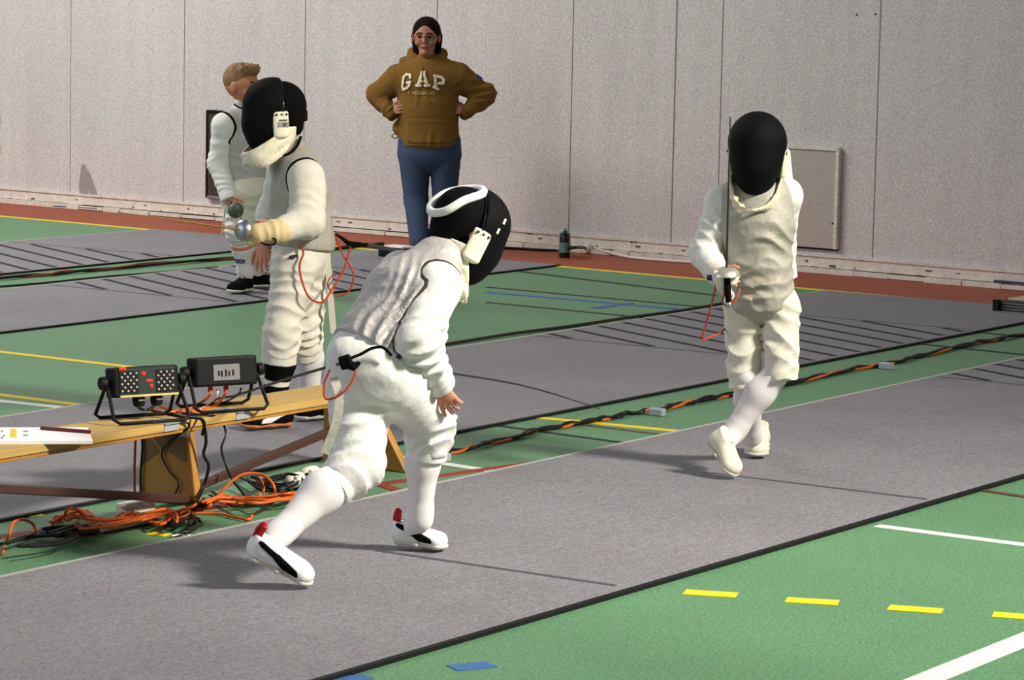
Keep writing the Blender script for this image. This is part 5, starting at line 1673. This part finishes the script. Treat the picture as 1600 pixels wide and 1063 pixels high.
bp = G(882, 403)
lathe_thing([('bottle_body', [(0.033, 0.0), (0.035, 0.004), (0.035, 0.125), (0.033, 0.140), (0.028, 0.148), (0.0355, 0.150), (0.0355, 0.155), (0.03, 0.158)], BOTTLE),
             ('label_band', [(0.0356, 0.035), (0.0356, 0.10)], LABELM), ('screw_cap', [(0.016, 0.156), (0.016, 0.168), (0.012, 0.172)], BOTTLE),
             ('spout', [(0.013, 0.170), (0.012, 0.182), (0.007, 0.190)], TEAL)], bp, 'drink_bottle', 'black drink bottle with teal spout on the red floor by the wall', 'bottle')
po = empty('mains_plug', on_wall(921, 388, 0.03), 'round white plug in the wall above the red floor', 'plug')
MB().lathe([(0.030, 0), (0.032, 0.02), (0.028, 0.045), (0.014, 0.05)], on_wall(921, 388, 0.022), WN, 16).build('plug_body', WHCAB, po, smooth=True)
MB().lathe([(0.010, 0), (0.008, 0.05)], on_wall(916, 388, 0.045), -WD, 10).build('cable_neck', BOXB, po, smooth=True)

ap = empty('access_panel', on_wall(1263, 388), 'square pale access panel fixed to the wall behind the walking fencer', 'panel')
a_, b_ = on_wall(1218, 300, 0), on_wall(1313, 300, 0)
tz, bz = on_wall(1265, 229)[2], on_wall(1265, 386)[2]
ca = (a_ + b_) / 2 * [1, 1, 0] + [0, 0, (tz + bz) / 2]
hwid = np.linalg.norm((b_ - a_)[:2]) / 2
MB().box(ca + WN * 0.014, WD, WN, ZUP, hwid, 0.014, (tz - bz) / 2, 0.004).build('door_leaf', mat('panel_paint', (178, 168, 158), 0.7, grain=0.16, gscale=110), ap)
for sx, sz, hx, hz in ((0, 1, hwid, 0.012), (1, 0, 0.012, (tz - bz) / 2)):
    MB().box(ca + WN * 0.020 + WD * sx * (hwid - 0.006) + ZUP * sz * ((tz - bz) / 2 - 0.006), WD, WN, ZUP, hx, 0.018, hz, 0.003).build('edge_trim', BASEB, ap)
MB().box(ca + WN * 0.010 - ZUP * ((tz - bz) / 2), WD, WN, ZUP, hwid, 0.009, 0.010).build('lower_gap', BOXB, ap)
MB().lathe([(0.006, 0), (0.006, 0.004)], ca + WN * 0.028 + WD * (hwid - 0.03) - ZUP * 0.15, WN, 10).build('screw_head', DSTEEL, ap)

wc = empty('framed_board', on_wall(356, 312), 'dark framed board on the wall, mostly hidden behind the boy', 'board')
a_, b_ = on_wall(328, 240), on_wall(386, 240)
tz, bz = on_wall(356, 174)[2], on_wall(356, 311)[2]
ca = (a_ + b_) / 2 * [1, 1, 0] + [0, 0, (tz + bz) / 2]
hwid = np.linalg.norm((b_ - a_)[:2]) / 2
MB().box(ca + WN * 0.02, WD, WN, ZUP, hwid, 0.018, (tz - bz) / 2, 0.003).build('board_face', mat('dark_board', (64, 56, 48), 0.6, blot=0.2, bscale=10), wc)
for sx, sz, hx, hz in ((0, 1, hwid, 0.012), (0, -1, hwid, 0.010), (1, 0, 0.010, (tz - bz) / 2), (-1, 0, 0.010, (tz - bz) / 2)):
    MB().box(ca + WN * 0.024 + WD * sx * (hwid - 0.008) + ZUP * sz * ((tz - bz) / 2 - 0.008), WD, WN, ZUP, hx, 0.020, hz, 0.003).build('frame_bar', BOXB if sz >= 0 else GREYL, wc)
MB().lathe([(0.012, 0), (0.012, 0.02)], ca + WN * 0.03 - WD * (hwid - 0.045) - ZUP * ((tz - bz) / 2 - 0.0), WN, 12).build('round_knob', STEEL, wc)

for y, lab in ((181, 'upper yellow bracket at the left edge of the wall'), (226, 'lower yellow bracket at the left edge of the wall')):
    yb_ = empty('yellow_bracket', on_wall(0, y), lab, 'bracket', 'yellow brackets')
    cc = on_wall(-14, y)
    MB().box(cc + WN * 0.03, WD, WN, ZUP, 0.10, 0.012, 0.024, 0.004).build('bracket_arm', mat('ochre_paint', (168, 150, 40), 0.6), yb_)
    MB().box(cc + WN * 0.010 - WD * 0.05, WD, WN, ZUP, 0.02, 0.012, 0.03, 0.002).build('bracket_foot', DSTEEL, yb_)
    MB().lathe([(0.006, 0), (0.005, 0.004)], cc + WN * 0.042 - WD * 0.05, WN, 10).build('screw_head', DSTEEL, yb_)

# low case at the right edge, on the end of the middle piste
case = empty('equipment_case', G(1600, 488), 'low dark case with a pale lid at the right edge', 'case')
cc = G(1558, 488)
cz = 0.055
cm = cc + WD * 0.22 - WN * 0.14
MB().box(cm * [1, 1, 0] + [0, 0, 0.011 + cz / 2], WD, WN, ZUP, 0.22, 0.13, cz / 2, 0.004).build('case_body', mat('dark_case', (54, 54, 52), 0.6), case)
MB().box(cm * [1, 1, 0] + [0, 0, 0.011 + cz + 0.005] - WN * 0.02, WD, WN, ZUP, 0.19, 0.10, 0.005, 0.002).build('case_lid', mat('pale_case_lid', (196, 180, 160), 0.6), case)
for k in range(3):
    MB().box(cm * [1, 1, 0] + [0, 0, 0.02 + k * 0.016] + WN * 0.131, WD, WN, ZUP, 0.20, 0.002, 0.003).build('side_rib', GREYL, case)
MB().box(cc * [1, 1, 0] + [0, 0, 0.04] + WN * 0.01, WD, WN, ZUP, 0.018, 0.014, 0.03, 0.003).build('corner_guard', BOXB, case)
# reel box on the floor left of the front fencer's back
rx = empty('cable_reel_box', G(618, 402), 'small black reel box with a white lid on the floor behind the front fencer', 'box')
c_ = G(615, 404)
MB().box(c_ + [0, 0, 0.042], WD, WN, ZUP, 0.085, 0.05, 0.030, 0.004).build('case_body', BOXB, rx)
MB().box(c_ + [0.03, 0, 0.076], WD, WN, ZUP, 0.075, 0.055, 0.006, 0.002).build('lid', PAPER, rx)
for s in (-1, 1):
    MB().box(c_ + WD * s * 0.06 + [0, 0, 0.006], WD, WN, ZUP, 0.012, 0.03, 0.007).build('foot', BOXB, rx)
